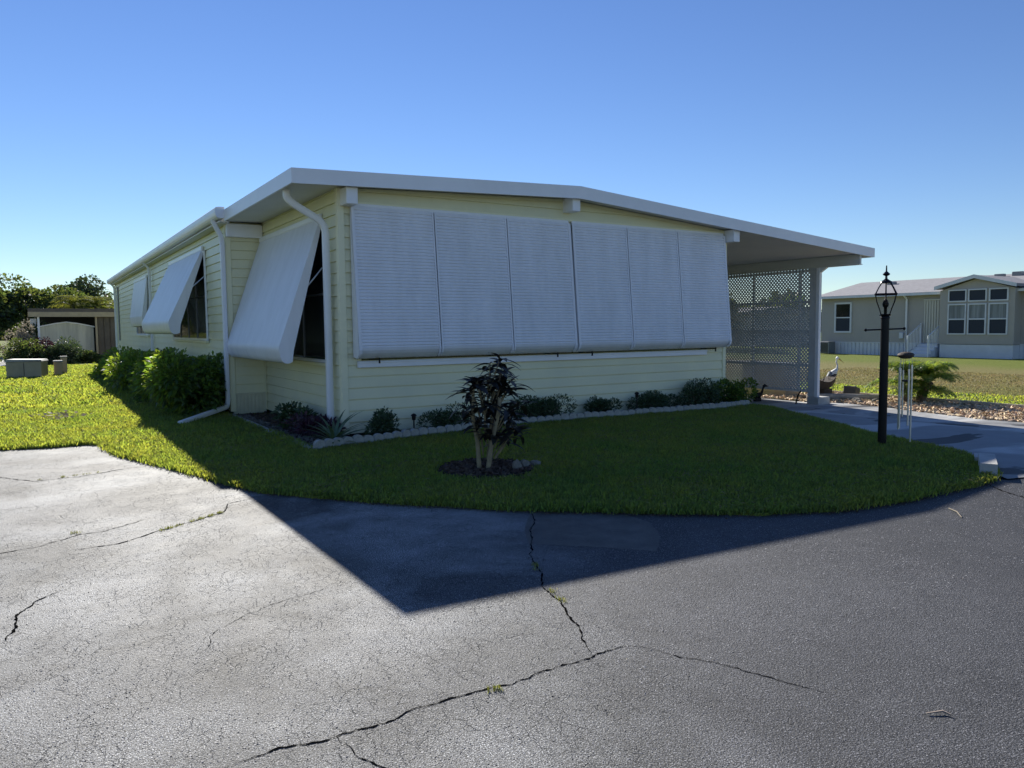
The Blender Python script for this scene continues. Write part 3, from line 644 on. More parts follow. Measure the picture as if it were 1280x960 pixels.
screen = obj('lattice_screen', MB().bbox(BX-.005, BX+.03, 11.49, 11.68, -0.12, 2.915, .004), M['lattice'], home)
obj('lattice_slats', lat, M['lattice'], screen, kind='stuff')
for z in (0.0, 0.62, 1.42, 2.13, 2.86):
    obj('rail', MB().bbox(BX+.024, BX+.06, 11.69, 18.0, z-.03, z+.04, .003), M['lattice'], screen)
for y in (11.95, 13.35, 14.8, 16.3, 17.95):
    obj('stud', MB().bbox(BX+.0245, BX+.0595, y, y+.06, 0.04, 2.83, .003), M['lattice'], screen)
# unseen wall added to stop light leaking into the carport from behind
mb = MB(); mb.box(HX1, BX, 18.6, 18.7, -0.3, under(13)+.0)
obj('light_block_wall', mb, M['siding'], home)

# awnings -- front, two units of three ribbed panels
def front_panel(xa, xb):
    P = [(10.655, 3.375), (10.64, 3.36)]
    yt, zt, yb_, zb = 10.635, 3.34, 10.44, 1.34
    L = math.hypot(yt-yb_, zt-zb); n = int(L/0.047); dy, dz = (yb_-yt)/n, (zb-zt)/n
    ny, nz = -(zt-zb)/L, (yt-yb_)/L*1.0   # outward normal (towards -y, slightly up)
    for i in range(n):
        y, z = yt+dy*i, zt+dz*i
        P += [(y, z), (y+dy*.2+ny*.012, z+dz*.2), (y+dy*.7+ny*.014, z+dz*.7), (y+dy*.95, z+dz*.95)]
    for a in range(0, 7):
        t = a/6*math.radians(150); P.append((yb_+0.09-0.10*math.cos(t)+0.0, zb-0.015-0.165*math.sin(t*0.62)))
    m_ = MB(); m = len(P); V = []
    for x in (xa, xb): V += [(x, p[0], p[1]) for p in P]
    V += [(x, p[0]+.012, p[1]-.001) for x in (xa, xb) for p in P]
    F = [(i, i+1, m+i+1, m+i) for i in range(m-1)]+[(2*m+i, 3*m+i, 3*m+i+1, 2*m+i+1) for i in range(m-1)]
    F += [(i, 2*m+i, 2*m+i+1, i+1) for i in range(m-1)]+[(m+i, m+i+1, 3*m+i+1, 3*m+i) for i in range(m-1)]
    m_.add(V, F); return m_, P
XS = [(3.97, 5.285, 6.59, 7.865), (7.905, 9.12, 10.36, 11.64)]
for xs in XS:
    aw = obj('awning', MB().bbox(xs[0]+.02, xs[3]-.02, 10.645, 10.683, 3.345, 3.40, .004), M['white'], home)
    for a, b in zip(xs[:-1], xs[1:]):
        pm, PP = front_panel(a+.007, b-.007); obj('awning_panel', pm, M['whiteb'], aw)
    for i, x in enumerate(xs):                       # vertical batten over each seam and end
        wdt = 0.02
        for xa, xb in (((x, x+.045),) if i == 0 else (((x-.045, x),) if i == 3 else ((x-.034, x-.007), (x+.007, x+.034)))):
            m_ = MB()
            Q = [(10.635, 3.345), (10.44, 1.335), (10.432, 1.29), (10.448, 1.23), (10.49, 1.185)]
            V = []
            for (y, z) in Q: V += [(xa, y-.019, z), (xb, y-.019, z), (xb, y+.004, z), (xa, y+.004, z)]
            F = [(4*j, 4*j+1, 4*j+5, 4*j+4) for j in range(4)]+[(4*j+1, 4*j+2, 4*j+6, 4*j+5) for j in range(4)]+[(4*j+3, 4*j, 4*j+4, 4*j+7) for j in range(4)]
            F += [(0, 3, 2, 1), (16, 17, 18, 19)]
            obj('batten', m_.add(V, F), M['whiteb'], aw)
    for sx, xx in ((1, xs[0]+.0), (-1, xs[3]-.012)):      # closed side wings
        m_ = MB(); m_.prism([(10.672, 3.34), (10.435, 1.34), (10.435, 1.26), (10.49, 1.17), (10.672, 1.18)], 0, xx, xx+.012)
        obj('side_wing', m_, M['white'], aw)
    for x in (xs[0]+.32, xs[2]+.9):
        m_ = MB(); m_.box(x, x+.03, 10.50, 10.63, 1.135, 1.15); m_.box(x, x+.02, 10.48, 10.50, 1.09, 1.17); obj('latch', m_, M['black'], aw)
mb = MB(); mb.bbox(4.03, 11.2, HY-.045, HY-.002, 1.025, 1.12, .005); mb.box(4.03, 11.2, HY-.06, HY-.045, 1.095, 1.115); obj('awning_sill', mb, M['white'], home)
mb = MB(); mb.box(4.1, 11.5, HY-.01, HY-.004, 1.13, 3.33); obj('covered_window', mb, M['glass'], home)

# awnings -- left side, propped open
def prop_awning(wx, ya, yb, zt, ox, oz, lz, winz0, winz1, winya, winyb, lip=0.2):
    aw = obj('awning', MB().bbox(wx-.05, wx-.004, ya-.02, yb+.02, zt-.03, zt+.05, .006), M['white'], home)
    P = [(wx-.03, zt), (wx-.03+(ox-wx+.03)*.97, zt+(oz-zt)*.97), (ox, oz), (ox-.006, oz-.03), (ox-.010, oz-.06), (ox-.004, oz-.10), (ox+.012, (oz-.10)*.55+lz*.45), (ox+.035, (oz-.10)*.25+lz*.75), (ox+.065, lz+.012), (ox+.1, lz-.0), (ox+.14, lz+.004), (ox+.17, lz+.02)]
    n = len(P); V = [(x, y, z) for y in (ya, yb) for x, z in P]+[(x+.012, y, z-.004) for y in (ya, yb) for x, z in P]
    F = [(i, n+i, n+i+1, i+1) for i in range(n-1)]+[(2*n+i, 2*n+i+1, 3*n+i+1, 3*n+i) for i in range(n-1)]
    F += [(i, i+1, 2*n+i+1, 2*n+i) for i in range(n-1)]+[(n+i, 3*n+i, 3*n+i+1, n+i+1) for i in range(n-1)]
    obj('awning_panel', MB().add(V, F, True), M['whiteb'], aw)
    for yy in (ya-.014, yb+.002):
        Q = [(wx-.03, zt), (ox-.001, oz), (ox-.013, oz-.055), (ox-.006, oz-.10), (ox+.011, (oz-.10)*.55+lz*.45), (ox+.034, (oz-.10)*.25+lz*.75), (ox+.064, lz+.010), (ox+.1, lz-.003), (ox+lip*.9, lz+.02), (ox+lip, oz-.08), (wx-.012, zt-.12)]
        obj('side_wing', MB().prism(Q, 1, yy, yy+.012), M['whiteb'], aw)
    zz = zt-(zt-oz)*0.42
    for yy in (ya+.01, yb-.02):
        obj('support_arm', MB().tube([(wx-.01, yy, zz+.05), (wx+(ox-wx)*.62, yy, oz+(zt-oz)*0.36-.03)], .012, 8), M['alu'], aw)
    # window
    fr = MB()
    t = .045
    for a, b, c, d in ((winya-t, winyb+t, winz1, winz1+t), (winya-t, winyb+t, winz0-t, winz0), (winya-t, winya, winz0, winz1), (winyb, winyb+t, winz0, winz1)):
        fr.box(wx-.035, wx-.002, a, b, c, d)
    w = obj('window', fr, M['white'], home)
    n = max(1, round((winyb-winya)/1.1)); W_ = (winyb-winya)/n
    for i in range(n):
        for z0_, z1_ in ((winz0, (winz0+winz1)/2-.012), ((winz0+winz1)/2+.012, winz1)):
            obj('pane', MB().box(wx-.012, wx-.006, winya+W_*i+.012, winya+W_*(i+1)-.012, z0_+.005, z1_-.005), M['glass'], w)
        if i: obj('mullion', MB().box(wx-.03, wx-.004, winya+W_*i-.012, winya+W_*i+.012, winz0, winz1), M['metalgrey'], w)
    obj('mid_rail', MB().box(wx-.028, wx-.004, winya, winyb, (winz0+winz1)/2-.012, (winz0+winz1)/2+.012), M['metalgrey'], w)
    obj('sill', MB().bbox(wx-.06, wx-.003, winya-.08, winyb+.08, winz0-t-.05, winz0-t-.003, .004), M['trim'], w)
    return aw
prop_awning(HX0, 11.40, 14.93, 3.28, 3.10, 1.36, 1.09, 1.13, 3.12, 11.33, 14.6, lip=0.21)
prop_awning(RX, 17.12, 21.6, 3.30, 2.42, 1.80, 1.52, 1.42, 3.2, 17.0, 21.4, lip=0.22)
prop_awning(RX, 26.2, 29.6, 3.26, 2.95, 2.10, 1.74, 1.5, 3.15, 26.3, 29.4, lip=0.12)
# downspouts
def curve(pts, r=0.12, n=6):
    out = [Vector(pts[0])]
    for i in range(1, len(pts)-1):
        p = Vector(pts[i]); a = (Vector(pts[i-1])-p); b = (Vector(pts[i+1])-p); ra = min(r, a.length*.45); rb = min(r, b.length*.45)
        A = p+a.normalized()*ra; B = p+b.normalized()*rb
        for k in range(n+1):
            t = k/n; out.append(A*(1-t)**2+p*2*t*(1-t)+B*t*t)
    out.append(Vector(pts[-1])); return out
obj('downspout', MB().rtube(curve([(3.16, 11.0, 3.57), (3.16, 11.0, 3.43), (3.715, 11.0, 3.13), (3.715, 11.0, 0.02)], .16), .085, .10, (0, 1, 0)), M['white'], home)
obj('downspout', MB().rtube(curve([(2.93, 15.0, 3.62), (2.98, 15.0, 3.5), (3.085, 14.98, 3.3), (3.085, 14.98, 0.16), (2.02, 13.5, 0.07)], .16), .10, .085, (0, 1, 0)), M['white'], home)
obj('downspout', MB().rtube(curve([(2.93, 25.3, 3.62), (3.09, 25.3, 3.45), (3.09, 25.3, 0.1)], .1), .08, .08, (0, 1, 0)), M['white'], home)
obj('downspout', MB().rtube(curve([(2.93, 36.6, 3.62), (3.09, 36.6, 3.45), (3.09, 36.6, 0.1)], .1), .08, .08, (0, 1, 0)), M['white'], home)
obj('conduit', MB().tube([(RX-.02, 35.6, 1.2), (RX-.02, 35.6, 3.4)], .03), M['metalgrey'], home)
obj('drip_edge', MB().box(HX0+.2, HX0+.21, 0, 0, 0, 0), M['white'], home) if False else None

# ------------------------------------------------------------------ garden edging
edging = thing('scalloped_edging', 'row of scalloped grey concrete edging blocks along the front flower bed', 'garden edging', (3.1, 9.66, 0))
pr = [(0.0, 0.0)]; m_ = MB(); poly = [(-.075, 0)]+[(-.075*math.cos(a*PI/8), .055+.055*math.sin(a*PI/8)) for a in range(9)]+[(.075, 0)]
bmx = bmesh.new()
V = [(p[0], -.03, p[1]) for p in poly]+[(p[0], .03, p[1]) for p in poly]; n = len(poly)
m_.add(V, [tuple(range(n)), tuple(range(n, 2*n))[::-1]]+[(i, n+i, n+(i+1) % n, (i+1) % n) for i in range(n)])
sm = m_.mesh('scallop', M['scallop'])
def along(pts, step):
    out = []; rem = 0
    for (x0, y0), (x1, y1) in zip(pts[:-1], pts[1:]):
        d = math.hypot(x1-x0, y1-y0); s = rem
        while s < d: out.append((x0+(x1-x0)*s/d, y0+(y1-y0)*s/d, math.atan2(y1-y0, x1-x0))); s += step
        rem = s-d
    return out
rg = random.Random(2)
for x, y, a in along(SCAL[::-1], 0.152):
    local('scallop', sm, edging, (x-3.1, y-9.66, tz(x)+.048+rg.uniform(-.010, .010)), (rg.uniform(-.06, .06), rg.uniform(-.05, .05), a+rg.uniform(-.08, .08)))
strip_ = MB(); strip_.bbox(2.98, 3.10, 9.75, 14.6, -.02, .055, .01)
o = obj('bed_curb', strip_, M['scallop'], label='low flat concrete curb beside the flower bed left of the home', cat='curb'); bake(o, (3.04, 12, 0))

def chips(name, poly, bbox, n, size, m, label, cat, dz, seed):
    rg = np.random.default_rng(seed); x0, x1, y0, y1 = bbox
    P = np.stack([rg.uniform(x0, x1, n), rg.uniform(y0, y1, n)], 1); P = P[inpoly(P, poly)]; n = len(P)
    C = np.column_stack([P, tzn(P[:, 0])+dz+rg.uniform(0, size*.5, n)])
    A = rg.normal(size=(n, 3)); A[:, 2] *= .35; A /= np.linalg.norm(A, axis=1, keepdims=True)
    B = rg.normal(size=(n, 3)); B = np.cross(A, B); B /= np.linalg.norm(B, axis=1, keepdims=True); B[:, 2] *= .6
    Cn = np.cross(A, B); s = size*rg.uniform(.5, 1.5, n)[:, None]
    a, b, c = A*s, B*s*.5, Cn*s*.18
    V = np.stack([C-a-b-c, C+a-b-c, C+a+b-c, C-a+b-c, C-a*.8-b*.7+c, C+a*.8-b*.7+c, C+a*.8+b*.7+c, C-a*.8+b*.7+c], 1).reshape(-1, 3)
    q = np.array([4, 5, 6, 7, 0, 1, 5, 4, 1, 2, 6, 5, 2, 3, 7, 6, 3, 0, 4, 7]); F = (np.arange(n)[:, None]*8+q).ravel()
    me = npmesh(name, V, F, m, np.full(n*5, 4)); o = bpy.data.objects.new(name, me); COL.objects.link(o); o['kind'] = 'stuff'; o['label'] = label; o['category'] = cat; return o
CB = [(15.95, 6.0), (17.2, 4.6), (18.3, 4.6), (18.28, 8.1), (18.38, 10.8), (18.35, 12.9), (16.9, 13.6), (16.0, 13.4), (15.95, 11.5), (16.4, 11.3), (16.32, 10.2), (16.02, 9.2), (15.7, 7.65)]
chips('wood_chips', CB, (15.6, 18.5, 4.6, 13.6), 9000, 0.05, M['chips'], 'tan and pale wood chips covering the bed beside the driveway', 'wood chips', 0.01, 5)
BEDP = SCAL+GRAV+[(3.75, 14.9), (3.75, 10.6), (11.7, 10.6)]
chips('bed_mulch', BEDP, (3.0, 11.8, 9.7, 14.9), 9000, 0.022, M['chips_dark'], 'dark bark mulch in the flower bed along the home', 'mulch', 0.02, 6)
gv = [(3.1, 9.8), (3.5, 10.2), (3.3, 11.5), (3.3, 14.5), (3.1, 14.5)]
chips('bed_pebbles', gv, (3.0, 3.6, 9.8, 14.6), 1800, 0.02, M['stone'], 'pale pebbles scattered beside the low curb', 'pebbles', 0.03, 7)
mb = MB()
Q = [(18.32, 4.5), (18.28, 8.1), (18.38, 10.8), (18.35, 12.9)]
for (x0, y0), (x1, y1) in zip(Q[:-1], Q[1:]):
    mb.add([(x0-.03, y0, -.32), (x0+.03, y0, -.32), (x0+.03, y0, -.2), (x0-.03, y0, -.2), (x1-.03, y1, -.32), (x1+.03, y1, -.32), (x1+.03, y1, -.2), (x1-.03, y1, -.2)], [(0, 1, 2, 3), (3, 2, 6, 7), (0, 3, 7, 4), (2, 1, 5, 6), (4, 7, 6, 5)])
o = obj('bed_border', mb, M['plastic'], label='thin pale border strip between the wood chips and the far grass', cat='border'); bake(o, (18.3, 9, -.3))

# concrete curb end by the driveway mouth
mb = MB(); 
def obox(mb, p, q, w, z0, z1):
    d = Vector((q[0]-p[0], q[1]-p[1], 0)).normalized(); n_ = Vector((-d.y, d.x, 0))*w/2
    P4 = [Vector((p[0], p[1], 0))-n_, Vector((q[0], q[1], 0))-n_, Vector((q[0], q[1], 0))+n_, Vector((p[0], p[1], 0))+n_]
    V = [(v.x, v.y, z0) for v in P4]+[(v.x*.97+.03*sum(u.x for u in P4)/4, v.y*.97+.03*sum(u.y for u in P4)/4, z1) for v in P4]
    mb.add(V, [(0, 3, 2, 1), (4, 5, 6, 7), (0, 1, 5, 4), (1, 2, 6, 5), (2, 3, 7, 6), (3, 0, 4, 7)])
obox(mb, (8.28, 3.98), (8.95, 4.33), .16, 0.0, .15)
o = obj('curb_block', mb, M['concrete'], label='short pale concrete curb block at the grass corner by the driveway mouth', cat='curb'); bake(o, (8.6, 4.1, 0))
mb = MB(); obox(mb, (8.98, 4.36), (9.28, 4.52), .2, 0.0, .09)
o = obj('curb_block', mb, M['concrete'], label='small broken curb piece lying behind the longer one', cat='curb'); bake(o, (9.1, 4.4, 0))

# ------------------------------------------------------------------ plants
def leaf_mesh(name, L, Wd, droop, m, n=5, fold=0.25):
    mb = MB(); V = []
    for i in range(n+1):
        t = i/n; w = Wd*math.sin(PI*min(1, (t*0.92+0.06)))**0.8/2*(1 if i < n else 0.05)
        x = L*t*(1-.12*droop*t); z = -droop*L*t*t+0.0
        V += [(x, -w, z+fold*w), (x, 0, z), (x, w, z+fold*w)]
    F = []
    for i in range(n): a = i*3; F += [(a, a+3, a+4, a+1), (a+1, a+4, a+5, a+2)]
    return mb.add(V, F, True).mesh(name, m)
# corner shrub (two pale stems, long drooping leaves) in a mulch ring
px, py = 4.2, 7.25
ringp = [(px+.52*math.cos(a*PI/12)*(1+.05*math.sin(a*3)), py+.52*math.sin(a*PI/12)) for a in range(24)]
sheet('mulch_ring', ringp, 0.05, M['soil'], skirt=.03)
chips('ring_mulch', ringp, (3.5, 4.9, 6.6, 7.9), 1500, 0.022, M['chips_dark'], 'dark mulch ring under the leafy corner shrub', 'mulch', 0.06, 9)
cs = thing('croton_shrub', 'dark long-leaved shrub with two pale stems in a mulch ring on the front lawn', 'shrub', (px, py, 0.03))
obj('stem', MB().tube([(4.10, 7.22, 0.03), (4.08, 7.22, .35), (4.04, 7.24, .6), (4.08, 7.3, .95)], [.027, .024, .021, .015], 9), M['stem'], cs)
obj('stem', MB().tube([(4.16, 7.14, 0.03), (4.2, 7.12, .35), (4.30, 7.12, .7), (4.33, 7.16, .82)], [.028, .025, .023, .021], 9), M['stem'], cs)
obj('stem', MB().tube([(4.30, 7.3, 0.03), (4.32, 7.35, .4), (4.38, 7.3, .75), (4.40, 7.25, 1.1)], [.016, .014, .012, .008], 7), M['bark'], cs)
lms = [leaf_mesh('leaf', L, w, d, M['leafdark']) for L, w, d in ((.24, .072, .45), (.19, .066, .25), (.27, .074, .7))]
rg = random.Random(12)
tips = []
for i in range(31):
    a = rg.uniform(0, 2*PI); h = rg.uniform(.42, 1.14); r = .29*math.sqrt(rg.random())*(1.1-.45*abs(h-.75))
    tips.append((r*math.cos(a)+.08, r*math.sin(a), h))
tips += [(.18, -.02, 1.25), (.1, .05, 1.2), (-.1, 0, 1.02), (.3, 0, .95), (.3, .1, .35), (.34, -.05, .5), (-.22, .02, .72), (.42, 0, .42)]
for tx, ty, tz_ in tips:
    p0 = (px+tx*.3, py+ty*.3, max(.15, tz_-.35)); p1 = (px+tx, py+ty, tz_)
    obj('twig', MB().tube([p0, ((p0[0]+p1[0])/2+.01, (p0[1]+p1[1])/2, (p0[2]+p1[2])/2+.02), p1], [.009, .007, .005], 5), M['stem'], cs)
    nl = 8; b = rg.uniform(0, 2*PI)
    for k in range(nl):
        a = b+k*2.4; pi_ = rg.uniform(-.75, .15) - .15
        local('leaf', rg.choice(lms), cs, (tx, ty, tz_-.03-k*.012), (rg.uniform(-.4, .4), pi_, a), (rg.uniform(.75, 1.1),)*3)
# stones by the shrub
def rock(mb, c, s, seed):
    bm = bmesh.new(); bmesh.ops.create_icosphere(bm, subdivisions=2, radius=1); rg = random.Random(seed)
    o1 = Vector((rg.random()*9, rg.random()*9, rg.random()*9))
    from mathutils import noise
    for v in bm.verts:
        k = 1+.35*noise.noise(v.co*1.3+o1); v.co = Vector((v.co.x*s[0]*k+c[0], v.co.y*s[1]*k+c[1], max(v.co.z*s[2]*k, -s[2]*.5)+c[2]))
    bm.verts.index_update(); mb.add([v.co[:] for v in bm.verts], [[v.index for v in f.verts] for f in bm.faces]); bm.free(); return mb
for i, (x, y, s, l) in enumerate([(4.42, 6.95, (.05, .05, .085), 'upright pale stone beside the croton shrub stems'), (4.55, 7.0, (.06, .05, .07), 'rounded stone right of the upright one in the mulch ring'), (4.72, 7.05, (.075, .06, .045), 'flattest stone at the right side of the mulch ring')]):
    o = obj('garden_stone', rock(MB(), (x, y, .05+s[2]*.4), s, i), M['stone'], label=l, cat='stone', group='stones in the mulch ring'); bake(o, (x, y, 0.05))

# spiky agave-like plant at the bed corner
ag = thing('spider_plant', 'spiky strap-leaved plant at the corner of the flower bed', 'plant', (3.42, 10.0, .03))
rg = random.Random(4)
for i in range(30):
    a = i*2.399; e = rg.uniform(.15, 1.25) if i > 8 else rg.uniform(1.0, 1.4); L = rg.uniform(.42, .66)
    pts = []
    for k in range(7):
        t = k/6; ee = e-1.0*t*t*(1.5-e*.5); pts.append((L*t*math.cos(ee*.9 if ee > 0 else ee), L*(math.sin(e)*t-.42*t*t*(1.4-e*.55))))
    V = []
    for k, (r, z) in enumerate(pts):
        w = .024*math.sin(PI*min(1, .25+.75*k/6))*(1 if k < 6 else .05)
        V += [(r, -w, z+.3*w), (r, 0, z), (r, w, z+.3*w)]
    F = []
    for k in range(6): b = k*3; F += [(b, b+3, b+4, b+1), (b+1, b+4, b+5, b+2)]
    local('leaf', MB().add(V, F, True).mesh('leaf', M['agave']), ag, (0, 0, 0), (0, 0, a))

def shrub(name, label, cat, c, rx, ry, h, n, size, asp, m, seed, stem=True, group=None, upright=0.3, droop=.25, lobes=7, z0=0.05):
    rg = np.random.default_rng(seed); t = thing(name, label, cat, (c[0], c[1], c[2]), group)
    LC = np.column_stack([rg.uniform(-.62, .62, lobes)*rx, rg.uniform(-.62, .62, lobes)*ry, rg.uniform(.3, .72, lobes)*h]); LC[0] = (0, 0, .5*h)
    lr = rg.uniform(.38, .6, lobes); idx = rg.integers(0, lobes, n)
    d = rg.normal(size=(n, 3)); d /= np.linalg.norm(d, axis=1, keepdims=True)
    r = lr[idx]*(rg.uniform(.35, 1.05, n)**.5)
    C = LC[idx]+d*np.column_stack([r*rx, r*ry, r*h*.75]); C[:, 2] = np.clip(C[:, 2], z0*h, None)
    D = d+np.array([0, 0, upright])+rg.normal(0, .45, (n, 3))
    me = leafcloud('foliage', C, D, size*rg.uniform(.6, 1.3, n), asp, m, droop, seed)
    local('foliage', me, t, kind='stuff')
    if stem:
        sb = MB()
        for k in range(6):
            q = LC[k % lobes]; sb.tube([(q[0]*.1, q[1]*.1, -.02), (q[0]*.5, q[1]*.5, q[2]*.5), tuple(q)], [.014, .011, .006], 5)
        local('branches', sb.mesh('branches', M['bark']), t)
    return t
hg = 'low shrubs along the front wall'
shrub('juniper_shrub', 'dark low shrub just right of the spiky plant', 'shrub', (4.2, 10.22, 0), .28, .22, .42, 2600, .055, .35, M['leafshrub'], 21, group=hg, upright=.7)
shrub('juniper_shrub', 'loose low shrub behind the left side of the croton shrub', 'shrub', (5.25, 10.3, 0), .42, .24, .40, 3000, .055, .35, M['leafshrub'], 22, group=hg, upright=.7)
shrub('juniper_shrub', 'wide twin-topped low shrub right of the croton shrub', 'shrub', (7.1, 10.42, 0), .62, .22, .46, 4200, .055, .35, M['leafshrub'], 23, group=hg, upright=.9)
shrub('juniper_shrub', 'small low shrub in the middle of the wall between two wider ones', 'shrub', (8.35, 10.42, 0), .42, .2, .38, 2800, .055, .35, M['leafshrub'], 24, group=hg, upright=.8)
shrub('juniper_shrub', 'wide low shrub beside the black path light', 'shrub', (9.75, 10.42, 0), .6, .22, .40, 3800, .055, .35, M['leafshrub'], 25, group=hg, upright=.8)
shrub('juniper_shrub', 'taller bushy shrub near the right corner of the front wall', 'shrub', (10.75, 10.38, 0), .55, .25, .52, 4000, .055, .38, M['leafshrub'], 26, group=hg, upright=.6)
shrub('leafy_shrub', 'leafy green shrub at the right end of the flower bed', 'shrub', (11.75, 10.4, -.03), .42, .25, .56, 2600, .07, .5, M['leafhedge'], 27, upright=.5)
shrub('purple_plant', 'low purple-leaved plant left of the spiky plant', 'plant', (3.5, 11.0, .02), .3, .45, .30, 1100, .12, .22, M['purple'], 28, stem=False, upright=.9)
shrub('leafy_plant', 'low dark leafy plant behind the spiky plant against the side wall', 'plant', (3.55, 11.9, .02), .25, .6, .34, 1200, .10, .4, M['leafshrub'], 29, stem=False, upright=.6)
hh = 'bushes along the left side of the home'
shrub('bushy_shrub', 'nearest large broad-leaved bush beside the corner downspout', 'bush', (2.55, 15.6, 0), .75, 1.25, 1.12, 9500, .13, .42, M['leafhedge'], 31, group=hh, lobes=12)
shrub('bushy_shrub', 'second broad-leaved bush with sunlit yellow-green side', 'bush', (2.45, 18.6, 0), .8, 1.5, 1.03, 8500, .14, .42, M['leafhedge'], 32, group=hh, lobes=12)
shrub('bushy_shrub', 'third bush along the rear side wall', 'bush', (2.45, 22.4, 0), .8, 1.8, .98, 6500, .15, .42, M['leafhedge'], 33, group=hh, lobes=12)
shrub('bushy_shrub', 'farthest bush in the row by the rear side wall', 'bush', (2.35, 27.0, 0), .85, 2.2, .92, 6500, .17, .42, M['leafhedge'], 34, group=hh, lobes=12)

# debris on the lawn
rg = np.random.default_rng(3); n = 60
C = np.column_stack([rg.normal(.35, .16, n), rg.normal(15.9, .3, n), rg.uniform(.09, .12, n)])
D = rg.normal(size=(n, 3)); D[:, 2] *= .2
me = leafcloud('dead_leaves', C, D, rg.uniform(.04, .12, n), .5, M['debris'], 0.05, 3); o = bpy.data.objects.new('dead_leaves', me); COL.objects.link(o)
o['kind'] = 'stuff'; o['label'] = 'scatter of pale dead leaves on the sunlit side lawn'; o['category'] = 'leaves'
n = 420; P = np.column_stack([rg.uniform(-1, 9, n), rg.uniform(1.6, 7, n), np.full(n, .006)]); D = rg.normal(size=(n, 3)); D[:, 2] = .1
me = leafcloud('asphalt_grit', P, D, rg.uniform(.004, .012, n), .6, M['debris'], 0.0, 4); o = bpy.data.objects.new('asphalt_litter', me); COL.objects.link(o)
o['kind'] = 'stuff'; o['label'] = 'tiny bits of pale leaf litter on the asphalt'; o['category'] = 'litter'
for i, (a, b, l) in enumerate((((6.63, 3.5), (6.4, 3.27), 'thin pale twig on the asphalt near the shadow edge'), ((3.1, 1.60), (3.03, 1.66), 'tiny pale twig on the asphalt at lower right'))):
    o = obj('twig', MB().tube([(a[0], a[1], .008), ((a[0]+b[0])/2+.03, (a[1]+b[1])/2, .012), (b[0], b[1], .008)], [.004, .005, .003], 5), M['debris'], label=l, cat='twig'); bake(o, (a[0], a[1], 0))

# path lights
for x, y, l, h in ((4.66, 10.12, 'black stake path light between the first two low shrubs', .33), (8.93, 10.12, 'black stake path light in the flower bed near the wall centre', .42)):
    t = thing('path_light', l, 'path light', (x, y, .02), 'stake lights in the flower bed')
    local('stake', MB().tube([(0, 0, 0), (0, 0, h-.08)], .011, 8).mesh('stake', M['black']), t)
    local('lamp_head', MB().lathe([(.012, h-.09), (.028, h-.08), (.03, h-.03), (.045, h-.025), (.03, h-.0), (.004, h+.012)], n=12).mesh('lamp_head', M['black']), t)

# ------------------------------------------------------------------ lamp post
lx, ly = 9.21, 5.73
lp = thing('lamp_post', 'black garden lamp post with glass lantern standing on the lawn by the driveway', 'lamp post', (lx, ly, .02))
local('post', MB().lathe([(.052, 0), (.050, 1.64), (.056, 1.645), (.056, 1.66), (.045, 1.68)], n=20).mesh('post', M['black']), lp)
local('crossbar', MB().tube([(-.19, .13, 1.50), (.19, -.13, 1.515)], .010, 8).lathe([(.005, -.02), (.018, -.01), (.018, .012), (.005, .02)], (-.20, .136, 1.50), 10).lathe([(.005, -.02), (.018, -.01), (.018, .012), (.005, .02)], (.20, -.136, 1.515), 10).mesh('crossbar', M['black']), lp)
glassm = bpy.data.materials.new('lantern_glass'); glassm.use_nodes = True
gn = glassm.node_tree.nodes; gl = glassm.node_tree.links
tr = gn.new("ShaderNodeBsdfTransparent"); gg = gn.new("ShaderNodeBsdfGlossy"); gg.inputs["Roughness"].default_value = .03; fr = gn.new("ShaderNodeFresnel"); fr.inputs[0].default_value = 1.45
mxs = gn.new("ShaderNodeMixShader"); gl.new(fr.outputs[0], mxs.inputs[0]); gl.new(tr.outputs[0], mxs.inputs[1]); gl.new(gg.outputs[0], mxs.inputs[2]); gl.new(mxs.outputs[0], gn["Material Output"].inputs[0])
M['lglass'] = glassm
ln = local('lantern', MB().lathe([(.045, 1.675), (.068, 1.68), (.072, 1.69), (.05, 1.70), (.02, 1.70)], n=8).mesh('lantern', M['brass']), lp)
fb = MB(); R_ = math.radians(-12)
def cpt(r, z, k): a = R_+k*PI/2; return (r*math.cos(a), r*math.sin(a), z)
for k in range(4):
    fb.tube([cpt(.070, 1.695, k), cpt(.100, 1.77, k), cpt(.145, 1.86, k), cpt(.166, 1.945, k)], .006, 6)
    fb.tube([cpt(.166, 1.96, k), cpt(.118, 2.035, k), cpt(.068, 2.10, k)], .007, 6)
    fb.tube([cpt(.172, 1.95, k), cpt(.172, 1.95, (k+1) % 4)], .012, 6)
    fb.tube([cpt(.078, 1.695, k), cpt(.078, 1.695, (k+1) % 4)], .007, 6)
local('frame', fb.mesh('frame', M['brass']), ln)
for k in range(4):
    g = MB(); a, b = [(cpt(.070, 1.70, j), cpt(.100, 1.77, j), cpt(.145, 1.86, j), cpt(.165, 1.94, j)) for j in (k, (k+1) % 4)]
    g.add(list(a)+list(b), [(i, i+4, i+5, i+1) for i in range(3)]); local('pane', g.mesh('pane', M['lglass']), ln)
    g = MB(); a, b = [(cpt(.165, 1.965, j), cpt(.117, 2.035, j), cpt(.068, 2.098, j)) for j in (k, (k+1) % 4)]
    g.add(list(a)+list(b), [(i, i+3, i+4, i+1) for i in range(2)]); local('pane', g.mesh('pane', M['lglass']), ln)
local('cap', MB().lathe([(.078, 2.09), (.07, 2.11), (.03, 2.135), (.014, 2.15), (.013, 2.18), (.036, 2.192), (.045, 2.205), (.034, 2.218), (.010, 2.24), (.007, 2.31), (.002, 2.315)], n=14).mesh('cap', M['brass']), ln)
local('bulb', MB().lathe([(.018, 1.70), (.018, 1.78), (.034, 1.80), (.038, 1.83), (.026, 1.87), (.010, 1.89), (.008, 2.09)], n=12).mesh('bulb', M['black']), ln)
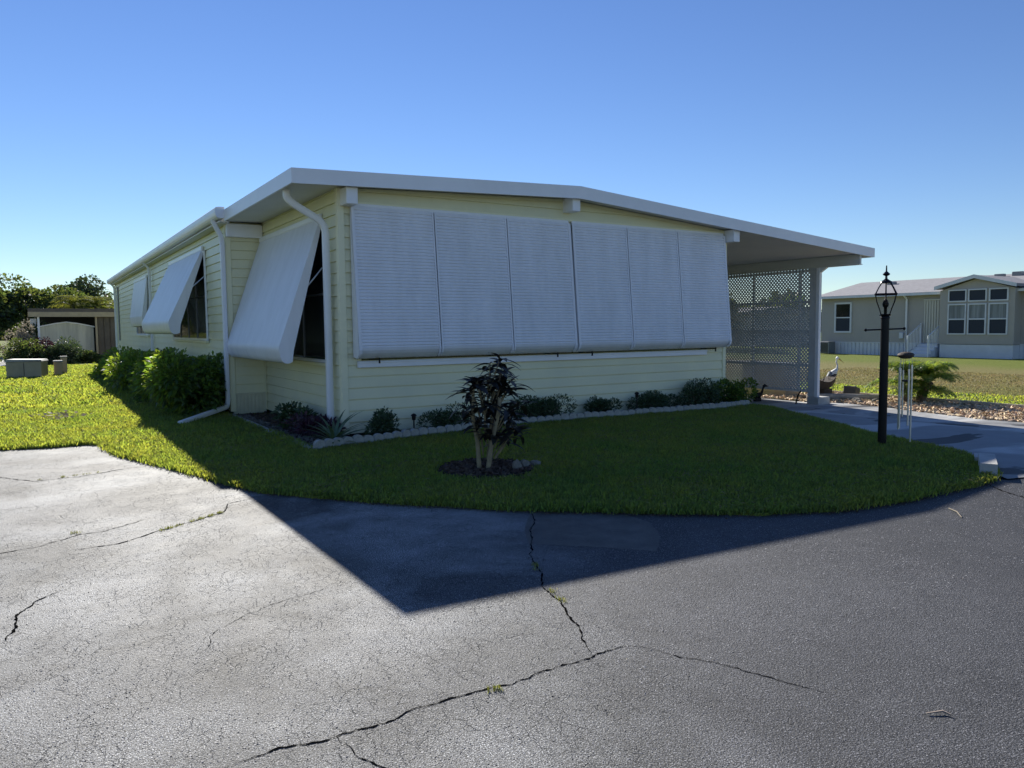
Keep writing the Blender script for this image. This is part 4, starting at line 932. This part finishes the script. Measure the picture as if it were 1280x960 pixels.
# wind chime hanging from the crossbar end
wx_, wy_ = 9.44, 5.58
wc = thing('wind_chime', 'wind chime of pale metal tubes under a dark oval top beside the lamp post', 'wind chime', (wx_, wy_, 1.2))
tp = MB().lathe([(.01, -.050), (.06, -.046), (.10, -.028), (.118, 0), (.10, .02), (.06, .034), (.01, .04)], n=20)
tp.v = [(x, y*.8, z+x*.02) for x, y, z in tp.v]
local('top_disc', tp.mesh('top_disc', M['wood']), wc)
local('hanger', MB().tube([(0, 0, .04), (-.03, .0, .31)], .003, 5).mesh('hanger', M['black']), wc)
for i, (dx, dy, za, zb) in enumerate(((-.075, .02, -.17, -.94), (-.03, .06, -.17, -.96), (.035, .05, -.20, -.80), (.07, -.045, -.13, -1.12), (-.02, -.06, -.18, -.90))):
    tb = local('chime_tube', MB().tube([(dx, dy, za), (dx, dy, zb)], .011, 10).mesh('chime_tube', M['alu']), wc)
    local('cord', MB().tube([(dx, dy, za), (dx*.9, dy*.9, -.04)], .0022, 4).mesh('cord', M['lattice']), wc)
local('clapper', MB().lathe([(.01, -.345), (.036, -.34), (.04, -.33), (.036, -.32), (.01, -.315)], n=14).tube([(0, 0, -.3), (0, 0, -.04)], .002, 4).tube([(0, 0, -.35), (0, 0, -.62)], .002, 4).mesh('clapper', M['wood']), wc)

# ------------------------------------------------------------------ right garden: palm, heron, planter, log, carport bits
pm = thing('pygmy_palm', 'bushy clump of arching green palm fronds on the wood chips right of the driveway', 'palm', (17.85, 10.35, -.29))
for dx, dy in ((-.1, .1), (.16, -.05), (.02, -.22)):
    local('trunk', MB().tube([(dx, dy, 0), (dx*1.3, dy*1.3, .3), (dx*1.9, dy*1.9, .5)], [.07, .06, .05], 10).mesh('trunk', M['bark']), pm)
def frond_mesh(L, e, m, seed, nl=26, ll=.26, lw=.018, vee=0.0):
    rg = random.Random(seed); mb = MB(); pts = []
    r = z = 0; ang = e
    for k in range(9):
        pts.append((r, 0, z)); r += L/8*math.cos(ang); z += L/8*math.sin(ang); ang -= (e+.65)/8*1.15
    mb.tube(pts, [.012-.0012*k for k in range(9)], 4)
    for k in range(nl):
        t = (k+1.5)/(nl+1)*8; i = min(7, int(t)); f = t-i; p = Vector(pts[i]).lerp(Vector(pts[i+1]), f); d = (Vector(pts[i+1])-Vector(pts[i])).normalized()
        for s in (-1, 1):
            l = ll*math.sin(PI*min(1, .18+.8*(k/nl)))*rg.uniform(.85, 1.1); dr = (d*.75+Vector((0, s, 0))*rg.uniform(.55, .95)+Vector((0, 0, rg.uniform(-.15, .2)+vee*rg.random()))).normalized()
            tip = p+dr*l+Vector((0, 0, -.30*l)); mid = p+dr*l*.5+Vector((0, 0, -.03*l)); w = d*lw
            mb.add([p, mid-w, tip, mid+w], [(0, 1, 2, 3)])
    return mb.mesh('frond', m)
fm = [frond_mesh(L_, e, M['leafpalm'], i, 46, .30, .010, .55) for i, (e, L_) in enumerate(((1.4, .8), (1.15, .95), (.8, .95), (.45, .9), (.1, .8), (1.3, .9)))]
rg = random.Random(3)
for i in range(126):
    q = ((-.19, .19), (.3, -.1), (.04, -.4))[i % 3]; k = i % 6
    s = rg.uniform(.72, 1.0); local('frond', fm[k], pm, (q[0]*.9, q[1]*.9, (.60, .56, .50, .42, .34, .62)[k]), (rg.uniform(-.2, .2), 0, i*2.4+rg.uniform(-.3, .3)), (s, s, s))
local('flower', leafcloud('flower', np.array([[-.35+.06*i, -.25-.05*i, 1.02-.04*i] for i in range(9)]), np.random.default_rng(1).normal(size=(9, 3)), np.full(9, .09), .6, M['flower'], .1, 1), pm)

hr = thing('heron_statue', 'grey and white heron garden ornament standing by the carport post', 'statue', (17.55, 12.3, -.3))
body = [(-.26, 0, .52), (-.18, 0, .56), (-.05, 0, .62), (.08, 0, .68), (.15, 0, .76), (.16, 0, .86), (.11, 0, .94), (.14, 0, 1.02)]
hb = MB().tube(body, [.02, .06, .10, .09, .05, .03, .027, .03], 12); hb.v = [(x, y, z) for x, y, z in hb.v]
hr.rotation_euler = (0, 0, -.6); hr.scale = (.6, .9, .98)
local('body', hb.mesh('body', M['lattice']), hr)
local('head', MB().tube([(.09, 0, 1.03), (.15, 0, 1.05), (.21, 0, 1.04)], [.02, .038, .02], 10).mesh('head', M['white']), hr)
local('beak', MB().tube([(.20, 0, 1.04), (.42, 0, .92)], [.02, .003], 8).mesh('beak', M['orange']), hr)
local('wing', MB().tube([(-.34, 0, .48), (-.15, 0, .58), (.06, 0, .68)], [.01, .115, .05], 10).mesh('wing', M['metalgrey']), hr)
for s in (-.04, .04): local('leg', MB().tube([(-.02, s, .58), (0, s, .3), (-.03, s, .02), (.05, s, .0)], .009, 6).mesh('leg', M['black']), hr)
bt = thing('boat_planter', 'dark boat-shaped planter with spiky twigs beside the carport post', 'planter', (17.0, 12.25, -.3))
bm_ = MB(); V = []
for i in range(9):
    t = i/8; w = .20*math.sin(PI*(.08+.84*t))**.6; zz = .32+.18*(2*t-1)**2
    V += [(-.5+t, -w, zz+.12), (-.5+t*1, -w*.5, zz-.08), (-.5+t, w*.5, zz-.08), (-.5+t, w, zz+.12)]
F = [(4*i+j, 4*i+j+1, 4*i+5+j, 4*i+4+j) for i in range(8) for j in range(3)]+[(4*i, 4*i+4, 4*i+7, 4*i+3) for i in range(8)]+[(0, 3, 2, 1), (32, 33, 34, 35)]
bm_.add(V, F); local('hull', bm_.mesh('hull', M['wood']), bt)
tw = MB(); rg = random.Random(8)
for i in range(26):
    a = rg.uniform(-.4, .3); tw.tube([(a, rg.uniform(-.08, .08), .36), (a+rg.uniform(-.15, .15), rg.uniform(-.1, .1), rg.uniform(.55, .75))], [.006, .002], 4)
local('twigs', tw.mesh('twigs', M['leafdark']), bt)
local('stand', MB().box(-.05, .28, -.12, .12, 0, .26).mesh('stand', M['wood']), bt)
bb = thing('planter_box', 'small dark tilted box planter to the right of the heron legs', 'planter', (17.65, 11.85, -.3))
local('box_body', MB().bbox(-.2, .2, -.15, .15, 0, .3, .02).mesh('box_body', M['brown']), bb, rot=(0, .2, .3))
o = obj('garden_log', MB().tube([(16.35, 12.2, -.2), (16.9, 11.7, -.19), (17.7, 10.95, -.21)], [.07, .075, .065], 10), M['log'], label='weathered grey log lying beside the wood chips by the carport post', cat='log'); bake(o, (17, 11.6, -.27))
gn_ = ['largest grey rock at the end of the log', 'grey rock in front of the log', 'small rock between the log and the concrete', 'pale rock nearest the driveway edge']
for i, (x, y, s) in enumerate(((16.9, 11.2, .15), (16.55, 11.5, .12), (16.6, 10.9, .10), (17.2, 10.9, .11))):
    o = obj('rock', rock(MB(), (x, y, -.27), (s, s*.8, s*.6), 20+i), M['stone'], label=gn_[i], cat='rock', group='rocks by the log'); bake(o, (x, y, -.29))
# ornaments inside the carport
bd = thing('bird_ornament', 'dark bird ornament on the ground in front of the lattice screen', 'ornament', (15.1, 12.7, -.28))
bd.rotation_euler = (0, 0, -.3)
local('body', MB().tube([(-.24, 0, .10), (-.1, 0, .13), (.06, 0, .14), (.14, 0, .20), (.17, 0, .30), (.2, 0, .36)], [.01, .07, .075, .035, .022, .03], 10).mesh('body', M['black']), bd)
local('head', MB().tube([(.17, 0, .36), (.22, 0, .38), (.32, 0, .36)], [.025, .04, .006], 8).mesh('head', M['black']), bd)
local('feet', MB().box(-.06, .1, -.05, .05, 0, .08).mesh('feet', M['black']), bd)
o = obj('garden_hook', MB().tube([(15.35, 11.75, -.29), (15.38, 11.72, -.1), (15.43, 11.68, .02)], .02, 6), M['black'], label='short black bent stake leaning by the carport post', cat='stake'); bake(o, (15.35, 11.75, -.29))
db = thing('deck_box', 'low grey box standing just outside the lattice screen', 'box', (16.95, 13.8, -.3))
local('box_body', MB().bbox(-.3, .3, -.72, .72, 0, .82, .015).mesh('box_body', M['util']), db); local('lid', MB().bbox(-.32, .32, -.74, .74, .823, .90, .015).mesh('lid', M['metalgrey']), db)

# ------------------------------------------------------------------ the tan home to the right
NX = 37.0
nh = thing('tan_home', 'long tan manufactured home with grey shingle roof and bay gable beyond the lawn', 'house', (NX, 19, 0))
NYa, NYb = 4.0, 26.75
mb = MB(); mb.box(NX+.02, NX+8.0, NYa, NYb, .62, 3.08)
mb.prism([(NX+.02, 3.08), (NX+8, 3.08), (NX+4, 3.95)], 1, NYa, NYb)
wl_ = obj('wall', mb, M['beige'], nh)
z = .62; mb = MB()
while z < 3.0:
    mb.add([(NX+.02, NYa, z), (NX+.02, NYb, z), (NX-.004, NYb, z), (NX-.004, NYa, z), (NX+.012, NYb, z+.16), (NX+.012, NYa, z+.16)], [(3, 2, 1, 0), (5, 4, 2, 3)]); z += .16
obj('siding_courses', mb, M['beige'], nh, kind='stuff')
mb = MB(); mb.box(NX+.05, NX+8, NYa, NYb, -.05, .62)
y = NYa
while y < NYb: mb.box(NX+.01, NX+.05, y, y+.16, -.02, .60); y += .22
mb.box(NX-.012, NX+.05, NYa, NYb, .60, .645)
obj('skirting', mb, M['skirt'], nh)
rf = MB(); rf.prism([(NX-.35, 2.98), (NX-.35, 3.10), (NX+4, 3.98), (NX+8.35, 3.10), (NX+8.35, 2.98), (NX+4, 3.86)], 1, NYa-.3, NYb+.3)
rfo = obj('roof', rf, M['shingle'], nh)
obj('gutter', MB().box(NX-.42, NX-.353, NYa-.3, NYb+.3, 2.96, 3.08), M['skirt'], nh)
for y, x, s in ((18.9, NX+3.0, .12), (18.2, NX+3.3, .16), (20.0, NX+2.0, .08), (24.2, NX+2.6, .10)):
    obj('roof_vent', MB().bbox(x, x+.3, y, y+.3+s, 3.1+.2*(x-NX+.35)-.02, 3.1+.2*(x-NX+.35)+.12+s*.6, .02), M['metalgrey'], rfo)
# bay with its own gable
by0, by1 = 16.55, 20.05
mb = MB(); mb.box(NX-.6, NX+.0, by0+.12, by1-.12, .62, 3.1)
mb.prism([(by0+.1, 3.1), (by1-.1, 3.1), ((by0+by1)/2, 3.60)], 0, NX-.6, NX+.0)
obj('bay_wall', mb, M['beige'], nh)
obj('bay_skirting', MB().box(NX-.57, NX+.0, by0+.15, by1-.15, -.05, .60), M['skirt'], nh)
for s in (-1, 1):
    ym = (by0+by1)/2; ye = ym+s*1.78; ze = 3.17
    pr_ = [(ym, 3.63), (ye, ze), (ye, ze+.13), (ym, 3.76)]
    if s < 0: pr_ = pr_[::-1]
    obj('bay_roof', MB().prism(pr_, 0, NX-.85, NX+2.6), M['shingle'], nh)
    pr_ = [(ym, 3.61), (ye, ze-.02), (ye, ze+.14), (ym, 3.78)]
    if s < 0: pr_ = pr_[::-1]
    obj('bay_fascia', MB().prism(pr_, 0, NX-.88, NX-.853), M['skirt'], nh)
def nwin(x, ya, yb, z0, z1, parent, fw=.09, cross=True, cur=False):
    fr = MB()
    for a, b, c, d in ((ya-fw, yb+fw, z1, z1+fw), (ya-fw, yb+fw, z0-fw, z0), (ya-fw, ya, z0, z1), (yb, yb+fw, z0, z1)): fr.box(x-.06, x-.001, a, b, c, d)
    w = obj('window', fr, M['skirt'], parent)
    if cross:
        zm = (z0+z1)/2; obj('sash', MB().box(x-.045, x-.002, ya, yb, zm-.03, zm+.03), M['skirt'], w)
        obj('pane', MB().box(x-.02, x-.004, ya, yb, z0, zm-.03), M['screen'], w); obj('pane', MB().box(x-.02, x-.004, ya, yb, zm+.03, z1), M['curtain'] if cur else M['glass'], w)
    else: obj('pane', MB().box(x-.02, x-.004, ya, yb, z0, z1), M['screen'], w)
    return w
nwin(NX-.005, 24.98, 25.82, 1.22, 2.66, nh)
for (ya, yb) in ((18.76, 19.48), (17.88, 18.58), (16.98, 17.68)):
    nwin(NX-.603, ya, yb, 1.12, 2.42, nh, .055, True, True); nwin(NX-.603, ya, yb, 2.62, 3.08, nh, .055, False)
nwin(NX-.005, 12.2, 13.4, 1.22, 2.66, nh)
mb = MB(); mb.box(NX-.03, NX-.006, 19.98+.14, 20.98, .66, 2.70); y = 20.14
while y < 20.95: mb.box(NX-.07, NX-.03, y, y+.06, .66, 2.68); y += .13
mb.box(NX-.09, NX-.03, 20.1, 21.0, 2.70, 2.76)
obj('door', mb, M['shutter'], nh)
obj('downspout', MB().tube([(NX-.38, 21.85, 3.0), (NX-.1, 21.85, 2.8), (NX-.1, 21.85, .1)], .05, 8), M['white'], nh)
obj('meter_box', MB().bbox(NX-.12, NX-.005, 22.0, 22.2, .85, 1.15, .01), M['skirt'], nh)
st = thing('entry_steps', 'white entry steps with railings at the shuttered door of the tan home', 'steps', (NX-.8, 20.6, 0))
for i in range(4):
    local('step', MB().box(.8-.08-.28*(4-i)+.0, .78 if i == 3 else .8-.08-.28*(4-i)+.32, -.5, .5, 0.16*i, 0.16*(i+1)-.002).mesh('step', M['skirt']), st) if False else local('step', MB().box(-.4+.28*i, .72, -.48, .48, .15*i+.001, .15*(i+1)).mesh('step', M['skirt']), st)
for sy in (-.5, .5):
    r = MB(); r.tube([(-.4, sy, .98), (.7, sy, 1.55)], .025, 6); r.tube([(-.4, sy, 0), (-.4, sy, 1.02)], .035, 6); r.tube([(.7, sy, 0.02), (.7, sy, 1.6)], .035, 6)
    for k in range(1, 9): xx = -.4+1.1*k/9; r.tube([(xx, sy, .2+.5*k/9), (xx, sy, .98+.57*k/9)], .014, 5)
    local('railing', r.mesh('railing', M['white']), st)
ac = thing('ac_unit', 'small dark air conditioner unit at the left end of the tan home', 'air conditioner', (NX-.5, 26.0, 0))
local('housing', MB().bbox(-.3, .3, -.3, .3, .02, .66, .02).mesh('housing', M['metalgrey']), ac)
lv = MB()
for k in range(9): lv.box(-.315, -.302, -.26, .26, .09+.06*k, .12+.06*k)
local('grille', lv.mesh('grille', M['black']), ac)

# ------------------------------------------------------------------ background homes and trees behind the lattice
def simple_home(name, label, x0, x1, y0, y1, wallm, roofm, ez, rz, axis):
    t = thing(name, label, 'house', ((x0+x1)/2, (y0+y1)/2, 0)); mb = MB(); mb.box(x0, x1, y0, y1, -.05, ez)
    obj('wall', mb, wallm, t); o_ = .4
    if axis == 1: m = (x0+x1)/2; obj('roof', MB().prism([(x0-o_, ez-.05), (x1+o_, ez-.05), (x1+o_, ez+.08), (m, rz), (x0-o_, ez+.08)], 1, y0-o_, y1+o_), roofm, t)
    else: m = (y0+y1)/2; obj('roof', MB().prism([(y0-o_, ez-.05), (y1+o_, ez-.05), (y1+o_, ez+.08), (m, rz), (y0-o_, ez+.08)], 0, x0-o_, x1+o_), roofm, t)
    return t
h2 = simple_home('far_home', 'low pale home seen through the lattice screen, left of the tan home', 46, 54, 40, 62, M['beige'], M['shingle'], 2.5, 3.0, 1)

def tree(name, label, c, h, cw, trunk_h, m, n, size, seed, group=None, asp=.55, lobes=14):
    rg = np.random.default_rng(seed); t = thing(name, label, 'tree', c, group)
    LC = rg.normal(size=(lobes, 3)); LC /= np.linalg.norm(LC, axis=1, keepdims=True); LC *= rg.uniform(.3, .78, (lobes, 1))
    ch = (h-trunk_h)/2
    LC = LC*np.array([cw/2, cw/2, ch])+np.array([0, 0, trunk_h+ch])
    lr = rg.uniform(.22, .42, lobes)*cw/1.6; idx = rg.integers(0, lobes, n)
    d = rg.normal(size=(n, 3)); d /= np.linalg.norm(d, axis=1, keepdims=True)
    C = LC[idx]+d*(lr[idx]*rg.uniform(.3, 1.05, n)**.45)[:, None]*np.array([1, 1, .8]); C[:, 2] = np.minimum(C[:, 2], h+.1)
    D = d+rg.normal(0, .7, (n, 3)); local('crown', leafcloud('crown', C, D, size*rg.uniform(.5, 1.4, n), asp, m, .2, seed), t, kind='stuff')
    tb = MB(); tb.tube([(0, 0, -.05), (.05, .03, trunk_h*.6), (0, 0, trunk_h+ch*.5)], [cw*.045, cw*.035, cw*.02], 8)
    for k in range(7): q = LC[k]; tb.tube([(0, 0, trunk_h*.8+.1*k), (q[0]*.5, q[1]*.5, (q[2]+trunk_h)/2), tuple(q)], [cw*.02, cw*.014, .02], 5)
    local('trunk', tb.mesh('trunk', M['bark']), t); return t
tg = 'trees beyond the left neighbour'
tree('broadleaf_tree', 'large dark round-crowned tree left of the neighbouring carport', (0.3, 60, 0), 5.3, 5.0, 1.0, M['treeA'], 9000, .26, 41, tg, lobes=18)
tree('broadleaf_tree', 'dark tree cut by the left edge of the photo', (-2.2, 57, 0), 5.0, 3.8, .8, M['treeA'], 7000, .26, 42, tg)
tree('broadleaf_tree', 'greyish tree rising behind the two yellow palms', (4.3, 76, 0), 6.6, 6.2, 2.0, M['treeB'], 6500, .28, 43, tg)
tree('broadleaf_tree', 'dark tree behind the neighbouring carport roof', (3.0, 66, 0), 4.9, 4.0, 1.0, M['treeA'], 6000, .28, 44, tg)
tree('broadleaf_tree', 'low tree half hidden behind the far end of the yellow home', (6.3, 70, 0), 4.8, 4.2, .6, M['treeA'], 5000, .3, 45, tg)
for i, (x, y, h, cw) in enumerate(((-9, 66, 6, 6), (-15, 60, 6.5, 6), (-5.5, 72, 5.2, 6), (9.5, 82, 5.5, 6), (14, 86, 5.8, 7))):
    tree('broadleaf_tree', ['tree beyond the left road', 'taller tree far to the left of the road', 'tree behind the left road end', 'tree far behind the yellow home', 'rounder tree farthest behind the yellow home'][i], (x, y, 0), h, cw, 1, M['treeA'], 3500, .4, 50+i, tg)
for i, (x, y) in enumerate(((2.25, 53), (3.45, 54))):
    p = thing('palm_tree', ['left of two yellow-green palms above the neighbouring carport', 'right of two yellow-green palms above the neighbouring carport'][i], 'palm tree', (x, y, 0), 'palms above the neighbouring carport')
    local('trunk', MB().tube([(0, 0, 0), (.08, 0, 1.8), (0, 0, 3.3)], [.10, .08, .07], 8).mesh('trunk', M['bark']), p)
    fms = [frond_mesh(1.5, e, M['leafyellow'], 9+k, 26, .42, .02) for k, e in enumerate((1.45, 1.05, .6, .1))] if i == 0 else fms
    for k in range(40): local('frond', fms[k % 4], p, (0, 0, 3.05), (0, 0, k*2.4+i), (1, 1, 1))
# trees right/back seen through the lattice
tr_ = 'trees behind the lattice'
for i, (x, y, h, cw) in enumerate(((40, 39, 5.0, 5), (36.5, 34.5, 3.6, 3), (44, 52, 6.0, 7), (39, 56, 5.6, 8), (34.5, 40, 4.6, 4))):
    tree('broadleaf_tree', ['dark tree in the middle of the lattice screen', 'low dark tree just left of the tan home, behind the lattice', 'tall tree far behind the lattice screen', 'leftmost tree seen through the lattice', 'small tree in front of the leftmost one'][i], (x, y, 0), h, cw, 1, M['treeA'], 3500, .42, 60+i, tr_)
# distant tree line to close the horizon
rg = np.random.default_rng(77); n = 26000
a = rg.uniform(-.9, 1.55, n); r = rg.uniform(170, 200, n); C = np.column_stack([np.sin(a)*r, np.cos(a)*r, rg.uniform(0, 1, n)**.8*(5.5+2.0*np.sin(a*37)+1.3*np.sin(a*91+1))])
me = leafcloud('tree_line', C, rg.normal(size=(n, 3)), rg.uniform(1.0, 2.6, n), .7, M['treeA'], .1, 5); o = bpy.data.objects.new('tree_line', me); COL.objects.link(o); o['kind'] = 'stuff'; o['label'] = 'far dark tree line along the horizon'; o['category'] = 'trees'

# ------------------------------------------------------------------ left neighbour: carport, shed, cabinets, bushes
nc = thing('neighbour_carport', 'flat brown-roofed carport with brown wall panels behind the side lawn', 'carport', (2, 48, 0))
obj('roof', MB().box(-.05, 6.0, 47.0, 53, 2.62, 2.80), M['brown'], nc)
obj('fascia', MB().box(-.08, 6.0, 46.95, 46.995, 2.36, 2.62), M['util'], nc)
obj('fascia', MB().box(-.08, -.052, 46.995, 53, 2.5, 2.80), M['brown'], nc)
obj('post', MB().box(.32, .42, 47.1, 47.2, 0, 2.36), M['white'], nc); obj('post', MB().box(2.98, 3.08, 47.1, 47.2, 0, 2.36), M['util'], nc)
mb = MB(); x = 3.12
while x < 6.0: mb.box(x, x+.24, 47.25, 47.3, 0, 2.36); x += .30
mb.box(3.1, 6.0, 47.3, 47.32, 0, 2.36)
obj('wall_panel', mb, M['brown'], nc)
obj('back_wall', MB().box(.4, 6, 52.8, 52.9, 0, 2.6), M['dark'], nc)
obj('wall_panel', MB().box(-.0, .3, 49.5, 49.6, .8, 2.3), M['white'], nc)
sh = thing('storage_shed', 'pale ribbed metal storage shed with rust streaks under the brown carport', 'shed', (1.65, 48.6, 0))
mb = MB(); mb.prism([(.36, 0), (2.92, 0), (2.92, 1.80), (2.2, 1.97), (1.64, 2.05), (1.08, 1.97), (.36, 1.80)], 1, 47.7, 50.2)
obj('body', mb, M['shed'], sh)
mb = MB(); x = .45
while x < 2.85: mb.box(x, x+.05, 47.67, 47.698, .05, 1.78); x += .21
obj('rib', mb, M['shed'], sh)
mb = MB(); mb.prism([(.30, 1.80), (1.08, 1.975), (1.64, 2.055), (2.2, 1.975), (2.98, 1.80), (2.98, 1.86), (2.2, 2.035), (1.64, 2.115), (1.08, 2.035), (.30, 1.86)], 1, 47.6, 50.3)
obj('roof', mb, M['white'], sh)
uc = thing('utility_cabinet', 'low wide grey-brown utility cabinet standing on the far side lawn', 'utility box', (-.15, 30.6, .02))
local('cabinet_body', MB().bbox(-.52, .52, -.4, .4, 0, .58, .02).mesh('cabinet_body', M['util']), uc, rot=(0, 0, -.25))
lid = MB(); lid.prism([(-.54, .585), (.54, .585), (.50, .64), (-.50, .66)], 1, -.42, .42); local('lid', lid.mesh('lid', M['cap']), uc, rot=(0, 0, -.25))
local('door_seam', MB().box(-.006, .006, -.41, -.402, .04, .55).mesh('door_seam', M['dark']), uc, rot=(0, 0, -.25))
up_ = thing('utility_pedestal', 'small square utility pedestal right of the wide cabinet', 'utility box', (.76, 31.2, .02))
local('pedestal_body', MB().bbox(-.13, .13, -.13, .13, 0, .5, .015).mesh('pedestal_body', M['util']), up_); local('lid', MB().bbox(-.15, .15, -.15, .15, .503, .56, .015).mesh('lid', M['cap']), up_)
up2 = thing('utility_pedestal', 'taller thin pedestal just behind the small square one', 'utility box', (.98, 32.5, .02))
local('pedestal_body', MB().bbox(-.10, .10, -.1, .1, 0, .62, .015).mesh('pedestal_body', M['util']), up2); local('lid', MB().bbox(-.12, .12, -.12, .12, .623, .67, .01).mesh('lid', M['cap']), up2)
bgp = 'bushes in front of the neighbouring shed'
shrub('round_bush', 'dark round bush in front of the pale shed', 'bush', (1.3, 43, 0), .95, .9, 1.15, 4500, .12, .5, M['treeB'], 71, group=bgp)
shrub('round_bush', 'dark red-leaved bush left of the round bush', 'bush', (.45, 43.5, 0), .65, .8, 1.15, 2600, .12, .5, M['redbush'], 72, group=bgp)
shrub('round_bush', 'dark green bush left of the red-leaved one', 'bush', (-.3, 43, 0), .8, .8, 1.2, 3400, .12, .5, M['treeA'], 73, group=bgp)
shrub('flowering_bush', 'taller bush with pale tan blossom at the far left', 'bush', (-.35, 45, 0), .75, .7, 2.1, 2600, .11, .7, M['flower'], 74)
shrub('round_bush', 'tall dark bush behind the pale blossom bush', 'bush', (.1, 49.5, 0), 1.0, .9, 2.0, 3500, .14, .5, M['treeA'], 75, group=bgp)
shrub('round_bush', 'low dark ground-hugging bush right of the round bush', 'bush', (2.3, 43.5, 0), .9, .8, .62, 2600, .11, .5, M['treeA'], 76, group=bgp)
shrub('round_bush', 'dark bush at the left photo edge', 'bush', (-1.9, 46, 0), 1.0, .9, 1.3, 3000, .13, .5, M['treeA'], 77, group=bgp)
print("objects", len(bpy.data.objects), "tris", sum(sum(len(p.vertices)-2 for p in o.data.polygons) if len(o.data.polygons) < 20000 else len(o.data.polygons)*1.5 for o in bpy.data.objects if o.type == 'MESH'))
